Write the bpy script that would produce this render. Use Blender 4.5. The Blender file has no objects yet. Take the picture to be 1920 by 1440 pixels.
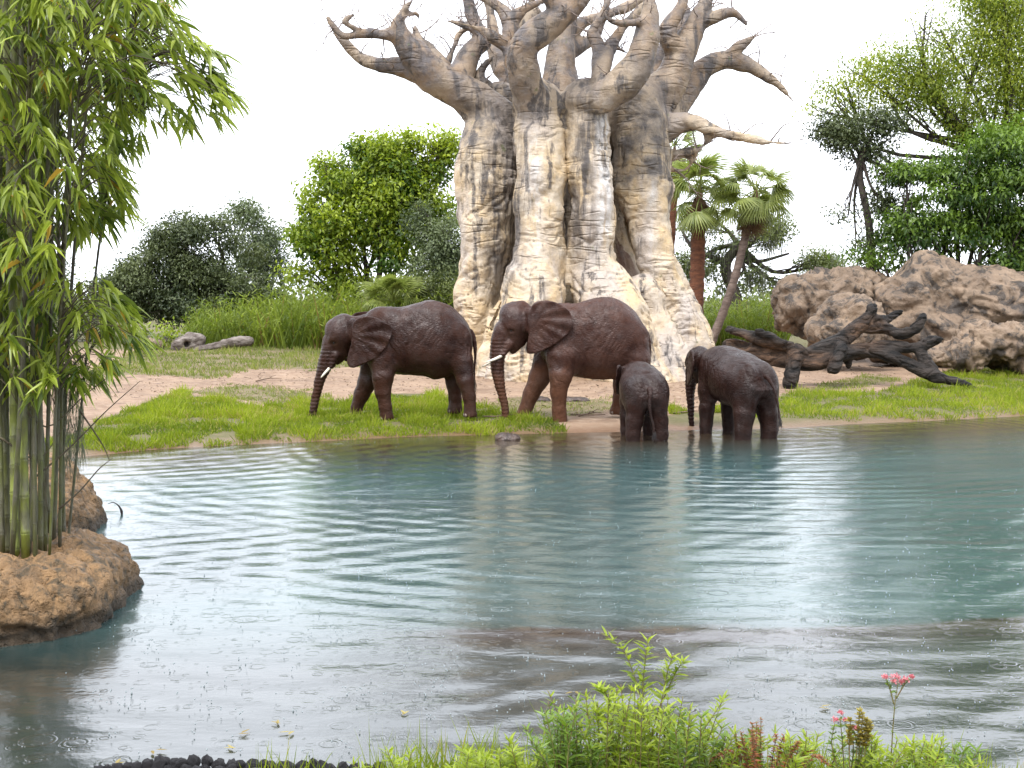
import bpy, math, random
import numpy as np
from mathutils import Vector, Matrix

# ---------------------------------------------------------------- camera, sky, sun, exposure
scene = bpy.context.scene
FPX = 2318.0                       # focal length in pixels of the 1920 px wide photograph
CAM_H = 2.9
PITCH = math.atan(160.0 / FPX)
cam_data = bpy.data.cameras.new("camera")
cam = bpy.data.objects.new("camera", cam_data)
scene.collection.objects.link(cam)
cam_data.sensor_width = 36.0
cam_data.lens = 36.0 * FPX / 1920.0
cam_data.clip_start = 0.1
cam_data.clip_end = 2000.0
cam.location = (0, 0, CAM_H)
cam.rotation_euler = (math.pi / 2 - PITCH, 0, 0)
scene.camera = cam

SUN_EL, SUN_AZ = math.radians(62), math.radians(205)
world = bpy.data.worlds.new("World")
scene.world = world
world.use_nodes = True
wn = world.node_tree
wn.nodes.clear()
w_out = wn.nodes.new("ShaderNodeOutputWorld")
w_bg = wn.nodes.new("ShaderNodeBackground")
w_sky = wn.nodes.new("ShaderNodeTexSky")
w_sky.sky_type = 'NISHITA'
w_sky.sun_disc = False
w_sky.sun_elevation = SUN_EL
w_sky.sun_rotation = SUN_AZ
w_sky.dust_density = 4.0
w_hsv = wn.nodes.new("ShaderNodeHueSaturation")
w_hsv.inputs["Saturation"].default_value = 0.10
w_mix = wn.nodes.new("ShaderNodeMix")
w_mix.data_type = 'RGBA'
w_mix.inputs["Factor"].default_value = 0.88
w_mix.inputs["B"].default_value = (9.8, 10.2, 11.1, 1)     # even rain cloud
wn.links.new(w_sky.outputs[0], w_hsv.inputs["Color"])
wn.links.new(w_hsv.outputs[0], w_mix.inputs["A"])
wn.links.new(w_mix.outputs["Result"], w_bg.inputs["Color"])
w_bg.inputs["Strength"].default_value = 0.11
wn.links.new(w_bg.outputs[0], w_out.inputs["Surface"])

sun_data = bpy.data.lights.new("sun", 'SUN')
sun_data.energy = 1.5
sun_data.angle = math.radians(16)
sun_data.color = (1.0, 0.97, 0.93)
sun = bpy.data.objects.new("sun", sun_data)
scene.collection.objects.link(sun)
sd = Vector((math.sin(SUN_AZ) * math.cos(SUN_EL), math.cos(SUN_AZ) * math.cos(SUN_EL), math.sin(SUN_EL)))
sun.rotation_euler = sd.to_track_quat('Z', 'Y').to_euler()
sun.location = (0, 0, 60)

scene.view_settings.view_transform = 'Standard'
scene.view_settings.look = 'None'
scene.view_settings.gamma = 1.0
scene.view_settings.exposure = 1.28
scene.view_settings.use_curve_mapping = False

# ---------------------------------------------------------------- projection helpers
CP, SP = math.cos(PITCH), math.sin(PITCH)


def P(px, py, Y):
    """world point seen at photo pixel (px, py) at world depth Y"""
    u, v = (px - 960.0) / FPX, (720.0 - py) / FPX
    d = np.array([u, CP + v * SP, -SP + v * CP])
    t = Y / d[1]
    return np.array([0, 0, CAM_H]) + d * t


def M_PX(Y):
    """metres for one photo pixel at depth Y"""
    return Y / FPX


def project(p):
    p = np.asarray(p, float)
    q = p - np.array([0, 0, CAM_H])
    fw = q[..., 1] * CP - q[..., 2] * SP
    up = q[..., 1] * SP + q[..., 2] * CP
    fw = np.where(np.abs(fw) < 1e-3, 1e-3, fw)
    return 960 + FPX * q[..., 0] / fw, 720 - FPX * up / fw, fw


# ---------------------------------------------------------------- noise
_rng = np.random.RandomState(7)
_perm = np.tile(_rng.permutation(256), 3).astype(np.int32)
_g = _rng.normal(size=(256, 3)).astype(np.float32)
_g /= np.linalg.norm(_g, axis=1)[:, None]


def perlin(p):
    p = np.asarray(p, np.float32)
    i = np.floor(p).astype(np.int32)
    f = p - i
    i &= 255
    u = f * f * f * (f * (f * 6 - 15) + 10)
    out = 0
    for dx in (0, 1):
        wx = u[:, 0] if dx else 1 - u[:, 0]
        a = _perm[i[:, 0] + dx]
        for dy in (0, 1):
            wy = u[:, 1] if dy else 1 - u[:, 1]
            b = _perm[a + i[:, 1] + dy]
            for dz in (0, 1):
                wz = u[:, 2] if dz else 1 - u[:, 2]
                g = _g[_perm[b + i[:, 2] + dz]]
                dd = g[:, 0] * (f[:, 0] - dx) + g[:, 1] * (f[:, 1] - dy) + g[:, 2] * (f[:, 2] - dz)
                out = out + wx * wy * wz * dd
    return out * 1.6


def fbm(p, octv=4, gain=0.5):
    s, a = 0, 1.0
    p = np.asarray(p, np.float32)
    for k in range(octv):
        s = s + a * perlin(p * (2.03 ** k) + 17.3 * k)
        a *= gain
    return s


# ---------------------------------------------------------------- mesh helpers
COL = scene.collection


def mk_mesh(name, verts, faces, smooth=False, attrs=None, normals=None):
    """faces: list of integer arrays (n, k)"""
    me = bpy.data.meshes.new(name)
    verts = np.asarray(verts, np.float32)
    me.vertices.add(len(verts))
    me.vertices.foreach_set("co", verts.ravel())
    fl = [np.asarray(f, np.int32) for f in faces if len(f)]
    loops = np.concatenate([f.ravel() for f in fl])
    tot = np.concatenate([np.full(len(f), f.shape[1], np.int32) for f in fl])
    start = np.concatenate([[0], np.cumsum(tot)[:-1]]).astype(np.int32)
    me.loops.add(len(loops))
    me.loops.foreach_set("vertex_index", loops)
    me.polygons.add(len(tot))
    me.polygons.foreach_set("loop_start", start)
    me.polygons.foreach_set("loop_total", tot)
    me.polygons.foreach_set("use_smooth", np.full(len(tot), smooth, bool))
    if attrs:
        for k, a in attrs.items():
            at = me.attributes.new(k, 'FLOAT', 'POINT')
            at.data.foreach_set("value", np.asarray(a, np.float32))
    me.update(calc_edges=True)
    me.validate()
    if normals is not None:
        me.normals_split_custom_set_from_vertices(normals)
    return me


def link(name, me, mat=None, parent=None, loc=(0, 0, 0), rotz=0.0):
    o = bpy.data.objects.new(name, me)
    COL.objects.link(o)
    if mat is not None and me is not None and len(me.materials) == 0:
        me.materials.append(mat)
    o.location = loc
    o.rotation_euler = (0, 0, rotz)
    if parent is not None:
        o.parent = parent
    return o


def tag(o, label=None, cat=None, group=None, kind=None):
    if label: o["label"] = label
    if cat: o["category"] = cat
    if group: o["group"] = group
    if kind: o["kind"] = kind
    return o


def thing(name, label, cat, loc, rotz=0.0, group=None):
    o = link(name, None, loc=loc, rotz=rotz)
    o.empty_display_size = 0.2
    return tag(o, label, cat, group)


class MB:
    """collects vertices and faces (several shapes) for one mesh"""
    def __init__(s):
        s.v, s.f, s.t, s.n = [], {}, [], 0

    def add(s, v, faces, tint=0.5):
        v = np.asarray(v, np.float32)
        for f in faces:
            f = np.asarray(f, np.int32)
            if len(f):
                s.f.setdefault(f.shape[1], []).append(f + s.n)
        s.v.append(v)
        s.t.append(np.broadcast_to(np.asarray(tint, np.float32), (len(v),)))
        s.n += len(v)

    def tube(s, pts, rad, sides=6, tint=0.5, cap=True):
        pts = np.asarray(pts, float)
        rad = np.broadcast_to(np.asarray(rad, float), (len(pts),))
        n = len(pts)
        tg = np.gradient(pts, axis=0)
        tg /= np.linalg.norm(tg, axis=1)[:, None] + 1e-9
        ref = np.array([0.31, 0.95, 0.05]) if abs(tg[0][2]) > 0.7 else np.array([0.05, 0.1, 1.0])
        a = np.cross(tg, ref); a /= np.linalg.norm(a, axis=1)[:, None] + 1e-9
        b = np.cross(tg, a)
        ang = np.linspace(0, 2 * math.pi, sides, endpoint=False)
        ring = a[:, None] * np.cos(ang)[None, :, None] + b[:, None] * np.sin(ang)[None, :, None]
        v = pts[:, None] + ring * rad[:, None, None]
        v = v.reshape(-1, 3)
        i, j = np.meshgrid(np.arange(n - 1), np.arange(sides), indexing='ij')
        j2 = (j + 1) % sides
        q = np.stack([i * sides + j, i * sides + j2, (i + 1) * sides + j2, (i + 1) * sides + j], -1).reshape(-1, 4)
        fs = [q]
        if cap:
            fs.append(np.arange(sides)[None, ::-1])
            fs.append(np.arange(sides)[None, :] + (n - 1) * sides)
        s.add(v, fs, tint)

    def leaves(s, c, axis, normal, L, W, tint, kind='quad', droop=0.0):
        tv, tf = LEAF[kind]
        c = np.asarray(c, float); n = len(c)
        axis = axis / (np.linalg.norm(axis, axis=1)[:, None] + 1e-9)
        side = np.cross(axis, normal); side /= np.linalg.norm(side, axis=1)[:, None] + 1e-9
        nn = np.cross(side, axis)
        L = np.broadcast_to(np.asarray(L, float), (n,)); W = np.broadcast_to(np.asarray(W, float), (n,))
        t, sd_, h = tv[:, 0], tv[:, 1], tv[:, 2]
        dr = np.broadcast_to(np.asarray(droop, float), (n,))
        v = (c[:, None] + axis[:, None] * (t[None, :, None] * L[:, None, None])
             + side[:, None] * (sd_[None, :, None] * W[:, None, None])
             + nn[:, None] * (h[None, :, None] * W[:, None, None]))
        v[..., 2] -= (t[None] ** 2) * (dr * L)[:, None]
        k = len(tv)
        off = (np.arange(n) * k)[:, None]
        fs = [(f[None] + off[:, :, None]).reshape(-1, f.shape[1]) for f in tf]
        s.add(v.reshape(-1, 3), fs, np.repeat(np.broadcast_to(np.asarray(tint, np.float32), (n,)), k))

    def mesh(s, name, smooth=False, origin=(0, 0, 0)):
        return mk_mesh(name, np.concatenate(s.v) - np.asarray(origin), [np.concatenate(x) for x in s.f.values()],
                       smooth, {"tint": np.concatenate(s.t)})


def A(*r): return np.array(r)


LEAF = {
    'quad': (A([0, 0, 0], [.45, .5, .12], [1, 0, 0], [.45, -.5, .12]), [A([0, 1, 2, 3])]),
    'fold': (A([0, 0, 0], [.4, .5, .2], [1, 0, 0], [.4, -.5, .2]), [A([0, 1, 2], [0, 2, 3])]),
    'lance': (A([0, 0, 0], [.28, .5, .15], [.66, .36, .1], [1, 0, 0], [.66, -.36, .1], [.28, -.5, .15], [.3, 0, 0], [.68, 0, 0]),
              [A([0, 1, 6], [0, 6, 5], [2, 3, 7], [3, 4, 7]), A([1, 2, 7, 6], [6, 7, 4, 5])]),
    'blade': (A([0, .5, 0], [0, -.5, 0], [.5, .38, 0], [.5, -.38, 0], [.8, .2, 0], [.8, -.2, 0], [1, 0, 0]),
              [A([0, 2, 3, 1], [2, 4, 5, 3]), A([4, 6, 5])]),
}
LEAF = {k: (v[0].astype(float), v[1]) for k, v in LEAF.items()}


def curve(pts, n):
    """smooth Catmull-Rom resample of rows (any number of columns)"""
    p = np.asarray(pts, float)
    m = len(p)
    if m == 2:
        t = np.linspace(0, 1, n)[:, None]
        return p[0] * (1 - t) + p[1] * t
    q = np.vstack([2 * p[0] - p[1], p, 2 * p[-1] - p[-2]])
    u = np.linspace(0, m - 1 - 1e-6, n)
    i = u.astype(int); t = (u - i)[:, None]
    a, b, c, d = q[i], q[i + 1], q[i + 2], q[i + 3]
    return 0.5 * (2 * b + (c - a) * t + (2 * a - 5 * b + 4 * c - d) * t ** 2 + (3 * b - a - 3 * c + d) * t ** 3)


def unit(a):
    return a / (np.linalg.norm(a, axis=-1, keepdims=True) + 1e-9)


# ---------------------------------------------------------------- signed distance fields -> smooth continuous meshes
class Field:
    def __init__(s, lo, hi, h):
        s.lo, s.h = np.asarray(lo, np.float32), h
        s.n = np.ceil((np.asarray(hi) - np.asarray(lo)) / h).astype(int) + 1
        s.ax = [s.lo[k] + h * np.arange(s.n[k], dtype=np.float32) for k in range(3)]
        s.d = np.full(s.n, 9.0, np.float32)

    def box(s, lo, hi):
        a = np.clip(np.floor((np.asarray(lo) - s.lo) / s.h).astype(int), 0, s.n)
        b = np.clip(np.ceil((np.asarray(hi) - s.lo) / s.h).astype(int) + 1, 0, s.n)
        sl = tuple(slice(a[k], b[k]) for k in range(3))
        return sl, s.ax[0][sl[0]][:, None, None], s.ax[1][sl[1]][None, :, None], s.ax[2][sl[2]][None, None, :]

    def merge(s, sl, d, k):
        o = s.d[sl]
        if o.size == 0: return
        hh = np.maximum(k - np.abs(o - d), 0) / k
        s.d[sl] = np.minimum(o, d) - hh * hh * k * 0.25

    def carve(s, sl, d, k):
        o = s.d[sl]
        if o.size == 0: return
        d = -d
        hh = np.maximum(k - np.abs(o - d), 0) / k
        s.d[sl] = np.maximum(o, d) + hh * hh * k * 0.25

    def cone(s, a, b, ra, rb, k=0.1, sy=1.0, cut=False):
        a = np.asarray(a, np.float32); b = np.asarray(b, np.float32)
        m = k + 3 * s.h
        r = max(ra, rb) + m
        sl, x, y, z = s.box(np.minimum(a, b) - r, np.maximum(a, b) + r)
        ab = b - a
        yy = y if sy == 1.0 else (a[1] + b[1]) / 2 + (y - (a[1] + b[1]) / 2) / sy
        px, py, pz = x - a[0], yy - a[1], z - a[2]
        t = np.clip((px * ab[0] + py * ab[1] + pz * ab[2]) / (ab @ ab + 1e-9), 0, 1)
        d = np.sqrt((px - t * ab[0]) ** 2 + (py - t * ab[1]) ** 2 + (pz - t * ab[2]) ** 2) - (ra + t * (rb - ra))
        if sy < 1: d = d * (0.5 + 0.5 * sy)
        (s.carve if cut else s.merge)(sl, d, k)

    def chain(s, pts, rad, k=0.1, sy=1.0):
        for i in range(len(pts) - 1):
            s.cone(pts[i], pts[i + 1], rad[i], rad[i + 1], k, sy)

    def ell(s, c, r, k=0.1, pw=2.0, cut=False):
        c = np.asarray(c, np.float32); r = np.asarray(r, np.float32)
        m = k + 3 * s.h
        sl, x, y, z = s.box(c - r - m, c + r + m)
        q = (np.abs((x - c[0]) / r[0]) ** pw + np.abs((y - c[1]) / r[1]) ** pw + np.abs((z - c[2]) / r[2]) ** pw) ** (1.0 / pw)
        (s.carve if cut else s.merge)(sl, (q - 1) * r.min(), k)

    def surface(s):
        d = s.d
        ins = d < 0
        nx, ny, nz = d.shape
        c = np.zeros((nx - 1, ny - 1, nz - 1), np.int8)
        offs = [(i, j, k) for i in (0, 1) for j in (0, 1) for k in (0, 1)]
        for i, j, k in offs:
            c += ins[i:nx - 1 + i, j:ny - 1 + j, k:nz - 1 + k]
        act = np.argwhere((c > 0) & (c < 8))
        idx = np.full(c.shape, -1, np.int32)
        idx[act[:, 0], act[:, 1], act[:, 2]] = np.arange(len(act))
        val = {o: d[act[:, 0] + o[0], act[:, 1] + o[1], act[:, 2] + o[2]] for o in offs}
        acc = np.zeros((len(act), 3), np.float32); cnt = np.zeros(len(act), np.float32)
        for o in offs:
            for k in range(3):
                if o[k] == 0:
                    o2 = list(o); o2[k] = 1; o2 = tuple(o2)
                    a, b = val[o], val[o2]
                    m = (a < 0) != (b < 0)
                    t = np.where(m, a / np.where(m, a - b, 1), 0)
                    p = np.zeros((len(act), 3), np.float32) + np.array(o, np.float32)
                    p[:, k] = t
                    acc += p * m[:, None]; cnt += m
        v = (act + acc / np.maximum(cnt, 1)[:, None]) * s.h + s.lo
        faces = []
        for k in range(3):
            sl0 = [slice(None)] * 3; sl1 = [slice(None)] * 3
            sl0[k] = slice(0, -1); sl1[k] = slice(1, None)
            a, b = ins[tuple(sl0)], ins[tuple(sl1)]
            e = np.argwhere(a != b)
            u, w = (k + 1) % 3, (k + 2) % 3
            e = e[(e[:, u] > 0) & (e[:, w] > 0) & (e[:, u] < d.shape[u] - 1) & (e[:, w] < d.shape[w] - 1)]
            fl = a[e[:, 0], e[:, 1], e[:, 2]]
            q = []
            for du, dw in ((-1, -1), (0, -1), (0, 0), (-1, 0)):
                t = e.copy(); t[:, u] += du; t[:, w] += dw
                q.append(idx[t[:, 0], t[:, 1], t[:, 2]])
            q = np.stack(q, 1)
            q[~fl] = q[~fl][:, ::-1]
            faces.append(q)
        f = np.concatenate(faces)
        f = f[(f >= 0).all(1)]
        return v.astype(np.float32), f


def vnormals(v, f):
    fn = np.cross(v[f[:, 2]] - v[f[:, 0]], v[f[:, 3]] - v[f[:, 1]])
    n = np.zeros_like(v)
    for k in range(4):
        for c in range(3):
            n[:, c] += np.bincount(f[:, k], fn[:, c], len(v))
    return unit(n).astype(np.float32)


def relax(v, f, it=1, w=0.5):
    for _ in range(it):
        acc = np.zeros_like(v); cnt = np.zeros(len(v), np.float32)
        for a, b in ((0, 1), (1, 2), (2, 3), (3, 0)):
            for c in range(3):
                acc[:, c] += np.bincount(f[:, a], v[f[:, b], c], len(v)) + np.bincount(f[:, b], v[f[:, a], c], len(v))
            cnt += np.bincount(f[:, a], minlength=len(v)) + np.bincount(f[:, b], minlength=len(v))
        v = v * (1 - w) + w * acc / np.maximum(cnt, 1)[:, None]
    return v.astype(np.float32)


def compact(v, f, *arr):
    u, inv = np.unique(f.ravel(), return_inverse=True)
    return (v[u], inv.reshape(f.shape)) + tuple(a[u] for a in arr)


def in_poly(px, py, poly):
    px = np.asarray(px, float); py = np.asarray(py, float)
    r = np.zeros(px.shape, bool)
    n = len(poly)
    for i in range(n):
        x0, y0 = poly[i]; x1, y1 = poly[(i + 1) % n]
        c = ((y0 > py) != (y1 > py)) & (px < (x1 - x0) * (py - y0) / (y1 - y0 + 1e-9) + x0)
        r ^= c
    return r


def poly_sdf(u, w, poly):
    """signed distance to polygon in 2D (negative inside), arrays u,w broadcastable"""
    u, w = np.broadcast_arrays(u, w)
    best = np.full(u.shape, 1e9, np.float32)
    n = len(poly)
    for i in range(n):
        ax, ay = poly[i]; bx, by = poly[(i + 1) % n]
        ex, ey = bx - ax, by - ay
        t = np.clip(((u - ax) * ex + (w - ay) * ey) / (ex * ex + ey * ey + 1e-9), 0, 1)
        best = np.minimum(best, (u - ax - t * ex) ** 2 + (w - ay - t * ey) ** 2)
    return np.where(in_poly(u, w, poly), -np.sqrt(best), np.sqrt(best))


# ---------------------------------------------------------------- material helpers
class NT:
    def __init__(s, name):
        s.m = bpy.data.materials.new(name)
        s.m.use_nodes = True
        s.t = s.m.node_tree
        s.t.nodes.clear()
        s.out = s.t.nodes.new("ShaderNodeOutputMaterial")

    def n(s, typ, out=0, props=None, **ins):
        nd = s.t.nodes.new("ShaderNode" + typ)
        for k, v in (props or {}).items():
            setattr(nd, k, v)
        for k, v in ins.items():
            k = k.replace("_", " ")
            sock = nd.inputs[int(k[1:])] if (k[0] == 'i' and k[1:].isdigit()) else nd.inputs[k]
            if hasattr(v, "is_linked") or hasattr(v, "links"):
                s.t.links.new(v, sock)
            else:
                sock.default_value = v
        return nd.outputs[out]

    def math(s, op, a, b=0.0, c=0.0, clamp=False):
        return s.n("Math", props={"operation": op, "use_clamp": clamp}, i0=a, i1=b, i2=c)

    def mix(s, fac, a, b, blend='MIX'):
        nd = s.t.nodes.new("ShaderNodeMix")
        nd.data_type = 'RGBA'; nd.blend_type = blend
        for sock, v in ((nd.inputs["Factor"], fac), (nd.inputs["A"], a), (nd.inputs["B"], b)):
            if hasattr(v, "is_linked"):
                s.t.links.new(v, sock)
            elif isinstance(v, (int, float)):
                sock.default_value = v
            else:
                sock.default_value = tuple(v) + (1,) if len(v) == 3 else v
        return nd.outputs["Result"]

    def coord(s, scale=(1, 1, 1), loc=(0, 0, 0), kind="Object"):
        tc = s.t.nodes.new("ShaderNodeTexCoord")
        return s.n("Mapping", Vector=tc.outputs[kind], Scale=scale, Location=loc)

    def noise(s, vec, scale, detail=4.0, rough=0.55, dist=0.0):
        return s.n("TexNoise", Vector=vec, Scale=scale, Detail=detail, Roughness=rough, Distortion=dist)

    def ramp(s, fac, lo, hi, a=0.0, b=1.0):
        return s.n("MapRange", Value=fac, From_Min=lo, From_Max=hi, To_Min=a, To_Max=b)

    def attr(s, name):
        return s.n("Attribute", out=2, props={"attribute_name": name})

    def done(s, shader):
        s.t.links.new(shader, s.out.inputs["Surface"])
        return s.m


def c4(c): return tuple(c) + (1.0,)


def leaf_material(name, dark, light, rough=0.45, trans=0.35, extra=None):
    t = NT(name)
    a = t.attr("tint")
    col = t.mix(a, dark, light)
    if extra is not None:                       # a few leaves of another colour
        col = t.mix(t.ramp(a, 0.965, 0.985), col, extra)
    p = t.n("BsdfPrincipled", Base_Color=col, Roughness=rough)
    tr = t.n("BsdfTranslucent", Color=t.mix(0.5, col, t.mix(1.0, col, (0.9, 1.0, 0.35), 'MULTIPLY')))
    return t.done(t.n("MixShader", Fac=trans, i1=p, i2=tr))


def plain_material(name, a, b, scale=6.0, rough=0.8, bump=0.01, bscale=30.0, detail=5.0, spec=0.5, stretch=(1, 1, 1), thr=(0.35, 0.65)):
    t = NT(name)
    co = t.coord(stretch)
    nz = t.noise(co, scale, detail)
    col = t.mix(t.ramp(nz, thr[0], thr[1]), a, b)
    bp = t.n("Bump", Height=t.noise(co, bscale, 5.0), Distance=bump, Strength=1.0)
    return t.done(t.n("BsdfPrincipled", Base_Color=col, Roughness=rough, Normal=bp, Specular_IOR_Level=spec))

# ================================================================ THE SETTING
def on_plane(px, py, z=0.0):
    u, v = (px - 960.0) / FPX, (720.0 - py) / FPX
    d = np.array([u, CP + v * SP, -SP + v * CP])
    return np.array([0, 0, CAM_H]) + d * ((z - CAM_H) / d[2])


_sh = [(-400, 930), (-150, 890), (60, 866), (155, 856), (300, 842), (450, 834), (600, 827), (760, 819), (950, 814), (1060, 812),
       (1170, 810), (1300, 806), (1450, 804), (1530, 799), (1600, 795), (1760, 788), (1920, 780), (2200, 768), (2700, 750)]
_shp = np.array([on_plane(*q) for q in _sh])


def shore_y(x):
    return np.interp(x, _shp[:, 0], _shp[:, 1])


def ground(x, y):
    x = np.asarray(x, float); y = np.asarray(y, float)
    dist = y - shore_y(x)
    z = np.where(dist > 0, 0.13 * (1 - np.exp(-dist / 0.5)) + 0.0195 * np.minimum(dist, 45) + 0.012 * np.clip(dist - 45, 0, 60),
                 0.16 * dist)
    z = np.maximum(z, -1.1)
    # near bank, under the viewer
    nb = 7.05 + 0.22 * np.sin(x * 0.9 + 1.0) - np.where(x < -1.5, 0.10 * (x + 1.5) * 0, 0)
    nd = nb - y
    zn = np.where(nd > 0, 0.10 + 0.24 * (1 - np.exp(-nd / 0.8)), 0.9 * nd)
    z = np.where(y < 14, np.maximum(z, zn), z)
    b = np.stack([x.ravel() * 0.35, y.ravel() * 0.35, np.zeros(x.size)], 1)
    n = fbm(b, 3).reshape(x.shape)
    return z + n * 0.05 * np.clip(np.abs(dist) / 3, 0.15, 1)


def gpoint(px, py):
    """where the photo's pixel ray meets the far bank"""
    z = 0.2
    for _ in range(6):
        p = on_plane(px, py, z)
        z = float(ground(p[0:1], p[1:2])[0])
    return np.array([p[0], p[1], z])


GRASS_BANK = [
    [(60, 890), (155, 858), (300, 844), (600, 829), (900, 817), (1065, 812), (1040, 786), (960, 778), (900, 762), (800, 738), (700, 738),
     (640, 757), (560, 752), (480, 768), (400, 748), (330, 738), (260, 762), (170, 800), (60, 835)],
    [(1400, 806), (1450, 806), (1600, 796), (1920, 782), (2150, 772), (2150, 700), (1920, 692), (1800, 690), (1740, 707), (1640, 737), (1560, 733),
     (1480, 738), (1430, 752), (1402, 790)],
    [(1250, 800), (1290, 802), (1302, 775), (1255, 765)], [(1318, 800), (1362, 800), (1362, 768), (1320, 768)],
]
GRASS_THIN = [
    [(150, 705), (230, 665), (330, 645), (470, 638), (600, 640), (870, 640), (870, 690), (700, 686), (600, 694), (480, 692), (400, 712), (300, 704)],
    [(1325, 642), (1330, 606), (1465, 606), (1455, 628), (1380, 642)],
    [(900, 770), (940, 745), (1000, 742), (1040, 752), (1150, 745), (1190, 765), (1100, 780), (960, 786)],
    [(330, 735), (420, 745), (520, 765), (640, 755), (600, 735), (450, 720)], [(1430, 752), (1560, 733), (1700, 715), (1640, 700), (1500, 728)],
]
# ---- ground sheet
gx = np.unique(np.concatenate([np.linspace(-420, -26, 30), np.arange(-26, 30, 0.28), np.linspace(30, 420, 30)]))
gy = np.unique(np.concatenate([np.linspace(-120, 4, 20), np.arange(4, 9, 0.2), np.arange(9, 21, 0.8), np.arange(21, 46, 0.16),
                               np.arange(46, 90, 0.8), np.linspace(90, 900, 40)]))
GX, GY = np.meshgrid(gx, gy, indexing='ij')
GZ = ground(GX, GY)
gv = np.stack([GX, GY, GZ], -1).reshape(-1, 3)
nxg, nyg = GX.shape
ii, jj = np.meshgrid(np.arange(nxg - 1), np.arange(nyg - 1), indexing='ij')
gf = np.stack([ii * nyg + jj, (ii + 1) * nyg + jj, (ii + 1) * nyg + jj + 1, ii * nyg + jj + 1], -1).reshape(-1, 4)
ppx, ppy, pfw = project(gv)
gm = np.zeros(len(gv))
for pl in GRASS_BANK: gm = np.maximum(gm, in_poly(ppx, ppy, pl) & (pfw > 12))
for pl in GRASS_THIN: gm = np.maximum(gm, 0.55 * (in_poly(ppx, ppy, pl) & (pfw > 12)))
gm = np.maximum(gm, 1.0 * ((gv[:, 1] > 52)))
gm = np.where((gv[:, 1] > 20) & ((ppx < 30) | (ppx > 1990)), np.maximum(gm, 0.7), gm)
gm = np.where(gv[:, 1] < 9, 0.8, gm)
gm2 = gm.reshape(nxg, nyg)
for _ in range(2):
    gm2[1:-1, 1:-1] = (gm2[1:-1, 1:-1] * 2 + gm2[:-2, 1:-1] + gm2[2:, 1:-1] + gm2[1:-1, :-2] + gm2[1:-1, 2:]) / 6
dist_a = (GY - shore_y(GX)).reshape(-1)

t = NT("bank_soil")
co = t.coord()
n1 = t.noise(co, 0.9, 6.0, 0.6)
n2 = t.noise(co, 5.0, 6.0, 0.65)
dirt = t.mix(t.ramp(n1, 0.35, 0.68), (0.285, 0.190, 0.122), (0.160, 0.098, 0.060))
dirt = t.mix(t.ramp(n2, 0.48, 0.72), dirt, (0.33, 0.240, 0.170))
dirt = t.mix(t.ramp(t.noise(co, 2.2, 5.0, 0.6), 0.60, 0.70), dirt, (0.12, 0.072, 0.050))
turf = t.mix(t.ramp(n2, 0.35, 0.65), (0.075, 0.075, 0.018), (0.13, 0.105, 0.045))
gfac = t.ramp(t.math('ADD', t.attr("grass"), t.math('MULTIPLY', t.math('SUBTRACT', n2, 0.5), 0.9)), 0.35, 0.62)
col = t.mix(gfac, dirt, turf)
wet = t.ramp(t.attr("inland"), 0.05, 0.75, 1.0, 0.0)
col = t.mix(t.math('MULTIPLY', wet, 0.75), col, (0.16, 0.085, 0.045))
hb = t.math('ADD', t.math('MULTIPLY', n2, 0.05), t.math('MULTIPLY', t.noise(co, 22.0, 5.0, 0.7), 0.022))
bp = t.n("Bump", Height=hb, Distance=1.0, Strength=1.0)
MAT_SOIL = t.done(t.n("BsdfPrincipled", Base_Color=col, Roughness=t.ramp(wet, 0, 1, 0.85, 0.35), Normal=bp))
me = mk_mesh("ground", gv, [gf], True, {"grass": gm2.ravel(), "inland": dist_a})
tag(link("ground", me, MAT_SOIL), "pinkish bare earth bank with grass patches around the pond", kind="structure")

# ---- pond
t = NT("pond_water")
geo = t.t.nodes.new("ShaderNodeNewGeometry")
pos = geo.outputs["Position"]


def mp(scale=(1, 1, 1), loc=(0, 0, 0)):
    return t.n("Mapping", Vector=pos, Scale=scale, Location=loc)


def rings(cx, cy, lam, dist, dscale=0.6):
    v = mp((1, 1, 0), (-cx, -cy, 0))
    return t.n("TexWave", out=1, props={"wave_type": 'RINGS', "rings_direction": 'Z', "wave_profile": 'SIN'},
               Vector=v, Scale=0.314 / lam, Distortion=dist, Detail=2.0, Detail_Scale=dscale, Detail_Roughness=0.5)


terms = []
patch = t.ramp(t.noise(mp((0.16, 0.30, 0)), 1.0, 2.0), 0.38, 0.62)          # calmer and livelier areas
patch2 = t.ramp(t.noise(mp((0.16, 0.30, 0), (40, 9, 0)), 1.0, 2.0), 0.38, 0.62)
terms.append(t.math('MULTIPLY', t.math('MULTIPLY', rings(4.6, 26.2, 0.46, 3.0), patch), 0.0074))
terms.append(t.math('MULTIPLY', t.math('MULTIPLY', rings(-13.0, 31.0, 0.55, 4.5), patch2), 0.0078))
terms.append(t.math('MULTIPLY', rings(1.0, 46.0, 0.85, 6.0), 0.0042))
terms.append(t.math('MULTIPLY', t.noise(mp((0.55, 1.5, 0)), 1.6, 3.0, 0.5, 0.4), 0.013))
terms.append(t.math('MULTIPLY', t.noise(mp((1, 1.5, 0)), 5.0, 2.0, 0.5, 0.3), 0.0026))
terms.append(t.math('MULTIPLY', t.noise(mp((1, 1.2, 0)), 17.0, 2.0, 0.6), 0.0016))


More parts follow.
